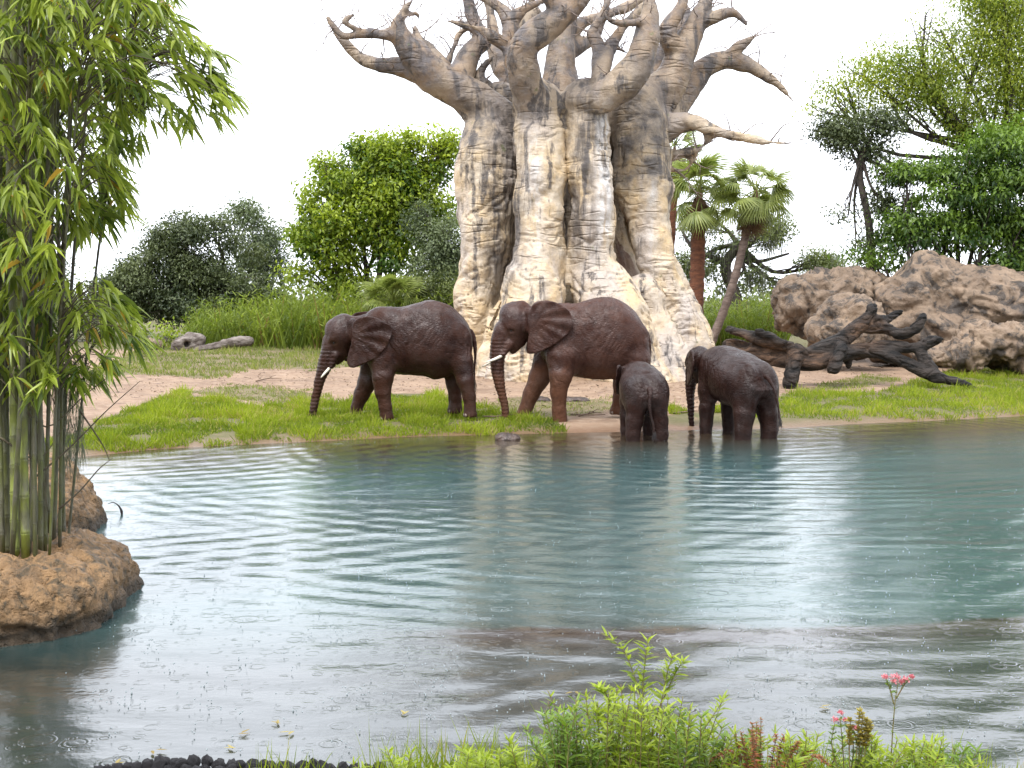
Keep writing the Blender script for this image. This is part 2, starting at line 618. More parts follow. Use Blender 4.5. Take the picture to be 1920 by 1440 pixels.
def rain(scale, loc, amp, freq, keep):
    v = mp((1, 1, 0), loc)
    vo = t.t.nodes.new("ShaderNodeTexVoronoi")
    vo.voronoi_dimensions = '2D'
    vo.inputs["Scale"].default_value = scale
    t.t.links.new(v, vo.inputs["Vector"])
    d, c = vo.outputs["Distance"], vo.outputs["Color"]
    sep = t.t.nodes.new("ShaderNodeSeparateColor")
    t.t.links.new(c, sep.inputs[0])
    rad = t.math('MULTIPLY', sep.outputs[0], 0.34)
    w = t.math('DIVIDE', t.math('SUBTRACT', d, rad), 0.07)
    env = t.math('POWER', 2.718, t.math('MULTIPLY', t.math('MULTIPLY', w, w), -1.0))
    s = t.math('MULTIPLY', t.math('SINE', t.math('MULTIPLY', d, freq)), env)
    on = t.math('GREATER_THAN', sep.outputs[1], keep)
    return t.math('MULTIPLY', t.math('MULTIPLY', s, on), amp)


terms.append(rain(2.9, (3.1, 1.7, 0), 0.0008, 62.0, 0.76))
terms.append(rain(5.1, (7.3, 5.1, 0), 0.0006, 55.0, 0.70))
terms.append(rain(9.5, (1.3, 8.1, 0), 0.0004, 50.0, 0.62))
h = terms[0]
for q in terms[1:]: h = t.math('ADD', h, q)
bp = t.n("Bump", Height=h, Distance=1.0, Strength=1.0)
sx = t.t.nodes.new("ShaderNodeSeparateXYZ"); t.t.links.new(pos, sx.inputs[0])
px_, py_ = sx.outputs[0], sx.outputs[1]
wv = t.noise(mp((0.25, 0.25, 0)), 1.0, 2.0)
# sunken ledge: milky teal water behind it, dark clear water before it, brown algae on its top
ledge = t.math('SUBTRACT', py_, t.math('ADD', t.math('ADD', 10.45, t.math('MULTIPLY', wv, 0.5)), t.math('MULTIPLY', t.math('MAXIMUM', t.math('SUBTRACT', px_, 2.0), 0.0), 0.13)))
deep = t.ramp(ledge, -1.3, 0.9)
teal = t.mix(t.ramp(t.noise(mp((0.3, 0.5, 0)), 1.0, 3.0), 0.35, 0.65), (0.030, 0.066, 0.066), (0.042, 0.086, 0.086))
body = t.mix(deep, (0.015, 0.022, 0.020), teal)
lb = t.math('ADD', ledge, t.math('MULTIPLY', t.math('SUBTRACT', t.noise(mp((0.8, 1.6, 0)), 1.6, 4.0), 0.5), 0.5))
band = t.math('MULTIPLY', t.ramp(lb, -1.1, -0.25), t.ramp(lb, 0.10, -0.04))
band = t.math('MULTIPLY', band, t.ramp(px_, -1.4, -0.2))
body = t.mix(band, body, (0.016, 0.012, 0.010))
inl = t.ramp(t.attr("inland"), -6.0, -1.6)
body = t.mix(inl, body, (0.034, 0.023, 0.013))
MAT_WATER = t.done(t.n("BsdfPrincipled", Base_Color=body, Roughness=0.16, IOR=2.2, Normal=bp))
wx = np.concatenate([np.linspace(-90, -20, 12), np.arange(-19, 26, 1.0), np.linspace(27, 90, 12)])
wy = np.concatenate([np.arange(4.6, 20, 0.8), np.arange(20, 42, 0.5)])
WX, WY = np.meshgrid(wx, wy, indexing='ij')
nw = WX.shape
ii, jj = np.meshgrid(np.arange(nw[0] - 1), np.arange(nw[1] - 1), indexing='ij')
wf = np.stack([ii * nw[1] + jj, (ii + 1) * nw[1] + jj, (ii + 1) * nw[1] + jj + 1, ii * nw[1] + jj + 1], -1).reshape(-1, 4)
me = mk_mesh("water", np.stack([WX, WY, WX * 0], -1).reshape(-1, 3), [wf], True, {"inland": (WY - shore_y(WX)).ravel()})
tag(link("water", me, MAT_WATER), "rippled teal pond pocked by rain", kind="structure")

# ---- grass (nobody could count it)
MAT_GRASS = leaf_material("bank_grass", (0.085, 0.140, 0.006), (0.360, 0.430, 0.024), 0.5, 0.5, (0.42, 0.36, 0.11))
MAT_DRYGRASS = leaf_material("upper_grass", (0.105, 0.145, 0.022), (0.270, 0.300, 0.06), 0.6, 0.35, (0.34, 0.28, 0.14))


def scatter_px(poly, n, rs, wt=True):
    """random ground points inside a photo polygon, evenly spread over the ground itself"""
    pl = np.array(poly, float)
    lo, hi = pl.min(0), pl.max(0)
    out = []
    corner = np.array([gpoint(*q)[:2] for q in poly])
    a, b = corner.min(0), corner.max(0)
    tot = 0
    for _ in range(60):
        xy = rs.uniform(a, b, (n * 2, 2))
        z = ground(xy[:, 0], xy[:, 1])
        p = np.column_stack([xy, z])
        qx, qy, _f = project(p)
        jx = qx + 10 * perlin(np.column_stack([xy * 1.3, z * 0])); jy = qy + 7 * perlin(np.column_stack([xy * 1.3 + 50, z * 0]))
        pn = fbm(np.column_stack([xy * 0.9 + 77, z * 0]), 3)
        m = in_poly(jx, jy, poly) & (xy[:, 1] > shore_y(xy[:, 0]) - 0.02 + 0.30 * perlin(np.column_stack([xy * 1.7 + 7, z * 0]))) & (pn > -0.28 + 0.25 * (rs.rand(len(xy)) - 0.5))
        out.append(p[m]); tot += m.sum()
        if tot >= n: break
    return np.concatenate(out)[:n]


def grass(mb, p, rs, hlo, hhi, w, lean=0.5, patch=1.2):
    n = len(p)
    cl = perlin(np.column_stack([p[:, :2] * patch, np.zeros(n)]))
    cl2 = perlin(np.column_stack([p[:, :2] * 0.45 + 9, np.zeros(n)]))
    L = (hlo + (hhi - hlo) * rs.rand(n) ** 1.3) * np.clip(0.85 + 1.3 * cl + 0.5 * cl2, 0.3, 2.1)
    az = rs.rand(n) * 6.283 + cl2 * 2
    le = lean * rs.rand(n)
    ax = np.column_stack([np.cos(az) * le, np.sin(az) * le, np.ones(n)])
    nr = np.column_stack([np.cos(az + 1.0), np.sin(az + 1.0), 0.2 * np.ones(n)])
    tint = np.clip(0.45 + 0.5 * cl2 + 0.4 * cl + rs.normal(0, 0.16, n), 0, 0.95)
    tint = np.where(rs.rand(n) < 0.06 + 0.16 * (cl2 > 0.25), 1.0, tint)
    mb.leaves(p, ax, nr, L, w * (0.7 + 0.6 * rs.rand(n)), tint, 'blade', droop=0.55 * rs.rand(n))


rs = np.random.RandomState(3)
mb = MB()
for pl, n in zip(GRASS_BANK, (47000, 34000, 900, 900)):
    grass(mb, scatter_px(pl, n, rs), rs, 0.07, 0.27, 0.017, 0.9)
tag(link("grass", mb.mesh("grass"), MAT_GRASS), "bright green wet grass along the water's edge", "grass", kind="stuff")
mb = MB()
for pl, n, hl, hh, w in ((GRASS_THIN[0], 17000, 0.10, 0.26, 0.028), (GRASS_THIN[1], 2500, 0.12, 0.3, 0.03), (GRASS_THIN[2], 1500, 0.05, 0.14, 0.016),
                         (GRASS_THIN[3], 2500, 0.05, 0.15, 0.018), (GRASS_THIN[4], 1800, 0.06, 0.16, 0.018)):
    grass(mb, scatter_px(pl, n, rs), rs, hl, hh, w, 0.7)
tag(link("grass", mb.mesh("grass"), MAT_DRYGRASS), "sparse yellowish grass on the bare upper ground", "grass", kind="stuff")

# ---- tall reeds behind the clearing
MAT_REED = leaf_material("reed_leaf", (0.080, 0.125, 0.012), (0.310, 0.380, 0.045), 0.5, 0.5, (0.26, 0.15, 0.06))


def reed_bed(px0, px1, pybase, Y0, Y1, top, n, rs, w=0.05):
    mb = MB()
    x = rs.uniform(px0, px1, n); Y = rs.uniform(Y0, Y1, n)
    X = (x - 960) / FPX * Y
    z = ground(X, Y)
    topz = np.array([P(a, b, c)[2] for a, b, c in zip(x, np.interp(x, [q[0] for q in top], [q[1] for q in top]), Y)])
    H = np.clip((topz - z), 0.5, 5) * (0.45 + 0.65 * rs.rand(n) ** 1.3)
    az = rs.rand(n) * 6.283
    le = 0.1 + 0.35 * rs.rand(n)
    ax = np.column_stack([np.cos(az) * le, np.sin(az) * le, np.ones(n)])
    nr = np.column_stack([np.cos(az + 1.2), np.sin(az + 1.2), 0.2 * np.ones(n)])
    cl = perlin(np.column_stack([X * 0.8, Y * 0.8, 0 * X]))
    tint = np.clip(0.45 + 0.5 * cl + rs.normal(0, 0.16, n), 0, 0.95)
    tint = np.where(rs.rand(n) < 0.05 + 0.25 * (cl > 0.38), 1.0, tint)
    mb.leaves(np.column_stack([X, Y, z]), ax, nr, H, w * (0.6 + 0.8 * rs.rand(n)), tint, 'blade', droop=0.35 * rs.rand(n))
    # leaves arching off the stems
    m = n * 3
    k = rs.randint(0, n, m)
    tt = rs.uniform(0.25, 0.9, m)
    base = np.column_stack([X, Y, z])[k] + unit(ax)[k] * (tt * H[k])[:, None]
    az = rs.rand(m) * 6.283
    ax2 = np.column_stack([np.cos(az), np.sin(az), 0.9 + 0.5 * rs.rand(m)])
    mb.leaves(base, ax2, np.column_stack([0 * az, 0 * az, 1 + 0 * az]) + 0.3 * rs.normal(size=(m, 3)), rs.uniform(0.4, 0.9, m), w * 0.9,
              np.clip(tint[k] + rs.normal(0, .1, m), 0, .95), 'blade', droop=rs.uniform(0.4, 1.0, m))
    return mb


rs = np.random.RandomState(5)
mb = reed_bed(352, 900, 640, 52.5, 60, [(350, 615), (375, 555), (410, 545), (470, 545), (530, 525), (600, 520), (680, 510), (760, 515), (900, 515)], 3600, rs)
tag(link("reeds", mb.mesh("reeds"), MAT_REED), "tall green reeds between the round dark tree and the baobab", "reeds", kind="stuff")
mb = reed_bed(1300, 1475, 610, 55, 62, [(1300, 560), (1380, 550), (1430, 535), (1475, 555)], 1300, rs)
tag(link("reeds", mb.mesh("reeds"), MAT_REED), "tall reeds between the leaning palm and the boulders", "reeds", kind="stuff")

# ================================================================ ELEPHANTS
def elephant_skin(name, a, b, dust, dust_hi=1.1, dust_amt=0.5):
    t = NT(name)
    co = t.coord()
    n1 = t.noise(co, 2.2, 5.0, 0.6)
    col = t.mix(t.ramp(n1, 0.36, 0.66), a, b)
    sep = t.t.nodes.new("ShaderNodeSeparateXYZ"); t.t.links.new(co, sep.inputs[0])
    edge = t.math('ADD', sep.outputs[2], t.math('MULTIPLY', t.math('SUBTRACT', t.noise(co, 1.6, 3.0), 0.5), 1.1))
    dry = t.math('MULTIPLY', t.ramp(edge, dust_hi + 0.12, dust_hi - 0.12), dust_amt)      # dry, mud dusted lower parts
    col = t.mix(dry, col, dust)
    col = t.mix(t.ramp(t.noise(co, 7.0, 6.0, 0.7), 0.52, 0.75, 0.0, 0.55), col, (0.010, 0.006, 0.006))
    w1 = t.n("TexVoronoi", props={"feature": 'DISTANCE_TO_EDGE'}, Vector=t.n("Mapping", Vector=t.mix(0.12, co, t.n("TexNoise", out=1, Vector=co, Scale=3.0)), Scale=(1.0, 1.0, 1.5)), Scale=17.0)
    w2 = t.n("TexVoronoi", props={"feature": 'DISTANCE_TO_EDGE'}, Vector=co, Scale=46.0)
    h = t.math('ADD', t.math('MULTIPLY', t.math('MINIMUM', w1, 0.25), 0.026), t.math('MULTIPLY', t.math('MINIMUM', w2, 0.3), 0.009))
    h = t.math('ADD', h, t.math('MULTIPLY', t.noise(co, 9.0, 4.0, 0.6), 0.009))
    bp = t.n("Bump", Height=h, Distance=1.0, Strength=0.6)
    ro = t.math('ADD', t.ramp(n1, 0.3, 0.7, 0.24, 0.42), t.math('MULTIPLY', dry, 0.4))
    return t.done(t.n("BsdfPrincipled", Base_Color=col, Roughness=ro, Normal=bp, Specular_IOR_Level=t.ramp(t.noise(co, 3.1, 4.0), 0.35, 0.68, 0.08, 0.38)))


MAT_TUSK = plain_material("ivory", (0.72, 0.64, 0.50), (0.80, 0.75, 0.66), 5, 0.4, 0.003, 20)
MAT_EYE = plain_material("eye", (0.01, 0.007, 0.005), (0.02, 0.012, 0.008), 5, 0.1, 0.0005, 5)
MAT_HAIR = plain_material("tail_hair", (0.012, 0.010, 0.010), (0.03, 0.022, 0.02), 5, 0.6, 0.003, 40)
MAT_NAIL = plain_material("toenail", (0.14, 0.105, 0.085), (0.20, 0.155, 0.125), 9, 0.5, 0.003, 30)


class Beast:
    """elephant laid out in side view: columns (x, z up) in design units, head towards -x"""
    def __init__(s, U, x0, z0, up=1):
        s.U, s.x0, s.z0, s.up = U, x0, z0, up

    def p(s, x, z, y=0.0):
        return np.array([(x - s.x0) * s.U, y, (z - s.z0) * s.up * s.U])


def build_elephant(name, label, D, loc, rotz, mat, h=0.021, group="elephants at the pond"):
    B, U = D['B'], D['B'].U
    to = D['torso']
    lo = np.array([min(D['xmin']) , -D['hy'], -0.06]); hi = np.array([D['xmax'], D['hy'], D['zmax']])
    F = Field(lo, hi, h)
    # torso: lofted elliptical sections following the back and belly outline
    xs = np.array([B.p(r[0], 0)[0] for r in to]); zt = np.array([B.p(0, r[1])[2] for r in to]); zb = np.array([B.p(0, r[2])[2] for r in to])
    hw = np.array([r[3] for r in to])
    tab = curve(np.column_stack([xs, zt, zb, hw]), 200)
    gxx = F.ax[0]
    T = np.interp(gxx, tab[:, 0], tab[:, 1]); Bz = np.interp(gxx, tab[:, 0], tab[:, 2]); Hw = np.maximum(np.interp(gxx, tab[:, 0], tab[:, 3]), 0.02)
    zc = (T + Bz) / 2; hh = np.maximum((T - Bz) / 2, 0.02)
    y = F.ax[1][None, :, None]; z = F.ax[2][None, None, :]
    q = (np.abs(y / Hw[:, None, None]) ** 2.2 + np.abs((z - zc[:, None, None]) / hh[:, None, None]) ** 2.2) ** (1 / 2.2)
    d = (q - 1) * np.minimum(Hw, hh)[:, None, None]
    ex = np.maximum(np.maximum(xs[0] - gxx, gxx - xs[-1]), 0)[:, None, None]
    d = np.where(ex > 0, np.sqrt(np.maximum(d, 0) ** 2 + ex ** 2), d)
    F.merge((slice(None),) * 3, d.astype(np.float32), 0.01)
    for c in D['cones']:                         # (x,z,y,r) (x,z,y,r) k sy
        a, b, k, sy = c
        F.cone(B.p(a[0], a[1], a[2]), B.p(b[0], b[1], b[2]), a[3] * U, b[3] * U, k, sy)
    for e in D['ells']:
        F.ell(B.p(e[0], e[1], e[2]), (e[3] * U, e[4], e[5] * U), e[6])
    for leg in D['legs']:
        pts = leg['p']
        for i in range(len(pts) - 1):
            a, b = pts[i], pts[i + 1]
            F.cone(B.p(a[0], a[1], a[3]), B.p(b[0], b[1], b[3]), a[2] * U, b[2] * U, 0.11 if i < 2 else 0.05, 0.62 if i == 0 else (0.8 if i == 1 else 1.0))
        fx, fz, fr, fy = pts[-1]
        bottom = B.p(fx, leg['b'], fy)
        # sole: flatten what hangs below it
        sl, X, Y, Z = F.box(bottom - [fr * U * 1.8, fr * U * 1.8, 0.3], bottom + [fr * U * 1.8, fr * U * 1.8, 0.02])
        F.d[sl] = np.maximum(F.d[sl], bottom[2] - Z)
    for tl in (D['trunk'], D['tail']):
        if tl:
            pts = curve(np.array(tl, float), 4 * len(tl))
            F.chain([B.p(r[0], r[1], r[2]) for r in pts], [r[3] * U for r in pts], 0.03)

    def surf_y(x, z, sgn):
        p = B.p(x, z)
        i = int(round((p[0] - F.lo[0]) / h)); k = int(round((p[2] - F.lo[2]) / h))
        col = F.d[i, :, k]
        ins = np.where(col < 0)[0]
        if len(ins) == 0: return 0.2 * sgn
        return float(F.ax[1][ins[-1] if sgn > 0 else ins[0]])

    eyes = [(B.p(D['eye'][0], D['eye'][1], surf_y(D['eye'][0], D['eye'][1], sg)), sg) for sg in (-1, 1)]
    # brow over the eye and hollow round it
    for e, sg in eyes:
        F.cone(e + [-0.05, 0.03 * -sg, 0.08], e + [0.10, 0.04 * -sg, 0.09], 0.04, 0.04, 0.08)
        F.ell(e + [0.0, 0.005 * sg, -0.005], (0.055, 0.028, 0.032), 0.03, cut=True)
    # ears: curved sheets that follow an outline, with folds running to the rear edge
    for sg in (-1, 1):
        dx, dz = D.get('ear_off', (0, 0)) if sg > 0 else (0, 0)
        pl = [tuple(B.p(a + dx, b + dz)[[0, 2]]) for a, b in D['ear']]
        cl = curve(np.array(pl + pl[:1]), 42)[:-1]
        pl = [tuple(r) for r in cl]
        mn, mx = cl.min(0), cl.max(0)
        sl, X, Y, Z = F.box([mn[0] - .15, -D['hy'], mn[1] - .15], [mx[0] + .15, D['hy'], mx[1] + .15])
        X2, Z2 = X[:, 0, :], Z[0]
        X2, Z2 = np.broadcast_arrays(X2, Z2)
        sdf = poly_sdf(X2, Z2, pl)
        tt = np.clip((X2 - mn[0]) / (mx[0] - mn[0]), 0, 1)
        vv = np.clip((Z2 - mn[1]) / (mx[1] - mn[1]), 0, 1)
        y0, y1 = D['ear_y']
        off = y0 + (y1 - y0) * tt ** 0.8 - 0.05 * (1 - vv) * 0 + D.get('ear_low', 0.0) * (1 - vv)
        ang = np.arctan2(Z2 - (mn[1] + 0.62 * (mx[1] - mn[1])), X2 - (mn[0] + 0.10 * (mx[0] - mn[0])))
        off = off + D.get('fold', 0.016) * np.sin(ang * 15 + 3 * tt) * tt ** 1.4 * (0.4 + 0.6 * (vv > 0.3))
        off = (off * sg)[:, None, :]
        th = 0.022 + 0.012 * (1 - tt)[:, None, :]
        dd = np.maximum(sdf[:, None, :] + 0.01, np.abs(Y - off) - th)
        F.merge(sl, dd.astype(np.float32), 0.035)
        # root of the ear, against the skull
        F.cone(B.p(D['ear_root'][0][0], D['ear_root'][0][1], sg * (y0 - 0.10)), B.p(D['ear_root'][1][0], D['ear_root'][1][1], sg * (y0 - 0.08)), 0.11, 0.09, 0.08)
    v, f = F.surface()
    v = relax(v, f, 2, 0.5)
    n = vnormals(v, f)
    # skin relief: sagging folds, trunk rings
    g = fbm(v * np.array([3.0, 3.0, 2.0]), 3) * 0.012 + perlin(v * np.array([14, 14, 5.0])) * 0.004
    wp = fbm(v * 1.5 + 3, 2)
    fold = perlin(np.column_stack([v[:, 0] * 5.5 + wp * 2.0, v[:, 1] * 3.0, v[:, 2] * 1.6 + wp]))
    g = g - 0.012 * np.exp(-(fold / 0.12) ** 2) * np.clip(0.5 + 1.6 * perlin(v * 1.3 + 9), 0, 1)
    fold2 = perlin(np.column_stack([v[:, 0] * 7.0 + 5, v[:, 1] * 7.0, v[:, 2] * 11 + wp * 3]))
    g = g - 0.008 * np.exp(-(fold2 / 0.12) ** 2) * np.clip(0.3 + 1.6 * perlin(v * 1.1 + 29), 0, 1)
    tr = np.array([B.p(r[0], r[1], r[2]) for r in curve(np.array(D['trunk'], float), 30)])
    zz = v[:, 2]
    ontr = (v[:, 0] < tr[2][0] + 0.12) & (zz < tr[4][2])
    g = g + ontr * 0.006 * np.sin(zz * 75)
    v = v + n * g[:, None]
    root = thing(name, label, "elephant", loc, rotz, group)
    body = link("body", mk_mesh("elephant_body", v, [f], True), mat, root)
    for e, sg in eyes:
        bm = MB()
        uu = np.linspace(0, math.pi, 9); ww = np.linspace(0, 2 * math.pi, 12, endpoint=False)
        vv = np.array([[math.sin(a) * math.cos(b), math.sin(a) * math.sin(b), math.cos(a)] for a in uu for b in ww]) * 0.024
        qi = np.array([[i * 12 + j, i * 12 + (j + 1) % 12, (i + 1) * 12 + (j + 1) % 12, (i + 1) * 12 + j] for i in range(8) for j in range(12)])
        bm.add(vv, [qi])
        link("eye", bm.mesh("eye", True), MAT_EYE, root, loc=tuple(e + [0, -0.012 * sg, 0]))
    for tk in D.get('tusks', []):
        pts = curve(np.array([B.p(a, b, c) for a, b, c, r in tk]), 10)
        rr = np.interp(np.linspace(0, 1, 10), np.linspace(0, 1, len(tk)), [r for a, b, c, r in tk])
        m2 = MB(); m2.tube(pts, rr, 12)
        link("tusk", m2.mesh("tusk", True), MAT_TUSK, root)
    rs = np.random.RandomState(1)
    if D['tail'] and D.get('tuft', True):
        e = B.p(*[D['tail'][-1][k] for k in (0, 1, 2)])
        m2 = MB()
        for i in range(26):
            o = rs.normal(0, 0.012, 3)
            L = D.get('tuft_len', 0.3) * rs.uniform(0.5, 1.0)
            pts = np.array([e + o + [0, 0, 0.05], e + o * 2 + [rs.normal(0, 0.02), rs.normal(0, 0.015), -L * 0.5], e + o * 2.5 + [rs.normal(0, 0.03), rs.normal(0, 0.02), -L]])
            m2.tube(pts, [0.006, 0.005, 0.002], 4)
        link("tail_hair", m2.mesh("tail_hair"), MAT_HAIR, root)
    for leg in D['legs']:
        if not leg.get('nails', True): continue
        fx, fz, fr, fy = leg['p'][-1]
        c = B.p(fx, leg['b'], fy)
        for a in (-0.8, -0.27, 0.27, 0.8):
            m2 = MB()
            dirv = np.array([-math.cos(a), math.sin(a), 0])
            base = c + dirv * (fr * U * 0.93) + [0, 0, 0.055]
            side = np.array([-dirv[1], dirv[0], 0])
            ring = []
            for k in range(8):
                aa = k / 8 * 6.283
                ring.append(base + side * 0.036 * math.cos(aa) + np.array([0, 0, 1]) * 0.042 * math.sin(aa))
            inner = [base + dirv * 0.016 + (r - base) * 0.6 for r in ring]
            vv = np.array(ring + inner)
            m2.add(vv, [np.array([[k, (k + 1) % 8, 8 + (k + 1) % 8, 8 + k] for k in range(8)]), np.arange(8)[None] + 8])
            link("toenail", m2.mesh("toenail", True), MAT_NAIL, root)
    return root


SKIN_A = elephant_skin("elephant_skin_dark", (0.021, 0.0085, 0.0062), (0.041, 0.0170, 0.0112), (0.052, 0.0205, 0.0108), 1.0, 0.5)
SKIN_B = elephant_skin("elephant_skin_brown", (0.036, 0.0160, 0.0120), (0.064, 0.0285, 0.0195), (0.098, 0.0420, 0.0230), 1.25, 0.8)
SKIN_C = elephant_skin("calf_skin", (0.0150, 0.0066, 0.0050), (0.0285, 0.0126, 0.0092), (0.018, 0.0074, 0.0052), 0.6, 0.3)

ZS = 4.2353                                  # enlargement of the drawing the two adults were measured on
# --- the adult that reaches its trunk to the grass
pf = gpoint(727, 787)
S1 = ZS * FPX / pf[1]
B1 = Beast(1 / S1, 1000, 1125, -1)
D1 = dict(B=B1, xmin=[-2.95], xmax=1.75, hy=0.86, zmax=3.05,
    torso=[(560, 400, 640, .20), (610, 270, 700, .33), (680, 222, 740, .41), (760, 217, 760, .47), (860, 221, 768, .54), (960, 196, 772, .60), (1060, 172, 785, .63),
           (1130, 172, 806, .62), (1230, 200, 782, .58), (1320, 268, 720, .50), (1390, 345, 670, .37), (1425, 440, 620, .22)],
    cones=[((640, 410, 0, 150), (430, 430, 0, 112), 0.15, 0.62), ((320, 395, 0, 72), (400, 350, 0, 75), 0.12, 0.9),
           ((350, 545, 0, 92), (300, 560, 0, 70), 0.1, 0.75), ((385, 590, 0, 62), (345, 662, 0, 27), 0.06, 0.8),
           ((335, 610, -.13, 38), (298, 695, -.155, 22), 0.06, 1), ((335, 610, .13, 38), (298, 695, .155, 22), 0.06, 1)],
    ells=[(380, 440, 0, 128, .33, 138, .1)],
    trunk=[(300, 500, 0, 74), (285, 570, 0, 66), (247, 680, 0, 57), (205, 800, 0, 43), (172, 930, 0, 34), (142, 1070, 0, 28), (124, 1165, 0, 27), (126, 1200, 0, 24)],
    tail=[(1415, 420, 0, 24), (1446, 500, 0, 16), (1452, 620, 0, 12), (1444, 740, 0, 10), (1442, 820, 0, 9)], tuft_len=0.32,
    eye=(328, 508), ear_y=(0.33, 0.60), ear_off=(-70, -35), ear_root=((480, 350), (480, 470)), fold=0.026,
    ear=[(478, 400), (500, 330), (560, 296), (650, 292), (740, 330), (812, 382), (800, 465), (745, 560), (650, 640), (545, 690), (462, 706), (432, 655), (450, 560), (470, 480)],
    tusks=[[(318, 660, -.15, .026), (285, 712, -.17, .034), (250, 752, -.20, .028), (222, 786, -.21, .012)], [(318, 660, .15, .026), (280, 712, .17, .034), (245, 748, .20, .028), (215, 780, .21, .012)]],
    legs=[dict(p=[(740, 460, 140, -.20), (725, 640, 112, -.29), (722, 780, 86, -.33), (720, 900, 64, -.34), (738, 1010, 51, -.34), (748, 1078, 48, -.34), (752, 1100, 56, -.34)], b=1126),
          dict(p=[(690, 480, 120, .20), (625, 680, 98, .29), (572, 830, 78, .33), (522, 935, 63, .34), (480, 1040, 48, .34), (482, 1098, 46, .34), (470, 1112, 52, .34)], b=1136),
          dict(p=[(1315, 470, 108, -.24), (1345, 660, 86, -.31), (1378, 810, 68, -.33), (1408, 930, 52, -.33), (1416, 1015, 48, -.33), (1418, 1078, 58, -.33)], b=1100),
          dict(p=[(1290, 500, 130, .22), (1270, 690, 98, .30), (1275, 840, 66, .33), (1285, 960, 52, .33), (1285, 1050, 52, .33), (1280, 1070, 58, .33)], b=1090)])
b0 = P(550 + 1000 / ZS, 520 + 1125 / ZS, pf[1] + 0.34)
build_elephant("elephant", "adult elephant reaching its trunk down into the bank grass, leftmost of the herd", D1, (b0[0], b0[1], b0[2]), 0.0, SKIN_A)

# --- the adult before the baobab
pf = gpoint(1047, 797)
S2 = ZS * FPX / pf[1]
B2 = Beast(1 / S2, 1000, 1165, -1)
D2 = dict(B=B2, xmin=[-2.75], xmax=1.6, hy=0.88, zmax=3.05,
    torso=[(560, 330, 600, .20), (605, 235, 680, .33), (680, 197, 730, .42), (760, 188, 765, .48), (830, 189, 780, .53), (920, 166, 795, .59), (1000, 146, 805, .63),
           (1080, 140, 806, .64), (1180, 162, 792, .61), (1280, 225, 745, .55), (1350, 305, 700, .47), (1400, 420, 660, .34), (1420, 520, 620, .2)],
    cones=[((650, 370, 0, 155), (410, 350, 0, 120), 0.15, 0.62), ((300, 265, 0, 70), (400, 240, 0, 68), 0.12, 0.9),
           ((330, 460, 0, 98), (285, 470, 0, 78), 0.1, 0.75), ((375, 490, 0, 72), (335, 572, 0, 30), 0.06, 0.8),
           ((300, 520, -.13, 42), (256, 598, -.16, 24), 0.06, 1), ((300, 520, .13, 42), (256, 598, .16, 24), 0.06, 1)],
    ells=[(355, 340, 0, 132, .34, 148, .1)],
    trunk=[(265, 400, 0, 80), (240, 470, 0, 76), (218, 570, 0, 66), (208, 690, 0, 54), (222, 810, 0, 45), (246, 920, 0, 35), (268, 1020, 0, 28), (277, 1110, 0, 24), (285, 1150, 0, 23)],
    tail=[(1405, 430, 0.03, 24), (1432, 520, 0.05, 16), (1432, 640, 0.06, 12), (1420, 760, 0.06, 10), (1415, 830, 0.06, 9)],
    eye=(322, 408), ear_y=(0.34, 0.60), ear_root=((470, 270), (465, 400)), fold=0.026,
    ear=[(446, 320), (462, 245), (505, 188), (565, 168), (645, 172), (725, 202), (785, 252), (806, 320), (800, 400), (742, 462), (645, 532), (560, 577), (490, 598), (440, 590), (442, 520), (458, 410)],
    tusks=[[(275, 580, -.15, .028), (240, 612, -.18, .036), (180, 640, -.23, .030), (118, 662, -.26, .012)], [(265, 585, .15, .028), (215, 630, .20, .036), (150, 672, .24, .030), (85, 706, .26, .012)]],
    legs=[dict(p=[(760, 430, 150, -.20), (735, 620, 124, -.30), (716, 760, 94, -.34), (700, 900, 66, -.35), (702, 1040, 55, -.35), (706, 1110, 58, -.35), (704, 1140, 68, -.35)], b=1166),
          dict(p=[(700, 450, 130, .20), (622, 640, 110, .30), (548, 800, 86, .34), (485, 930, 66, .35), (440, 1050, 54, .35), (420, 1105, 56, .35), (405, 1125, 62, .35)], b=1140),
          dict(p=[(1312, 450, 105, -.24), (1325, 640, 98, -.32), (1335, 800, 80, -.35), (1352, 950, 60, -.35), (1345, 1070, 58, -.35), (1340, 1110, 64, -.35)], b=1138),
          dict(p=[(1275, 500, 120, .22), (1250, 690, 104, .30), (1222, 850, 72, .33), (1200, 960, 50, .33), (1190, 1045, 50, .33), (1182, 1075, 58, .33)], b=1098)])
b0 = P(880 + 1000 / ZS, 520 + 1165 / ZS, pf[1] + 0.35)
build_elephant("elephant", "adult elephant with pale tusks and hanging trunk, standing in front of the baobab", D2, (b0[0], b0[1], b0[2]), 0.0, SKIN_B)


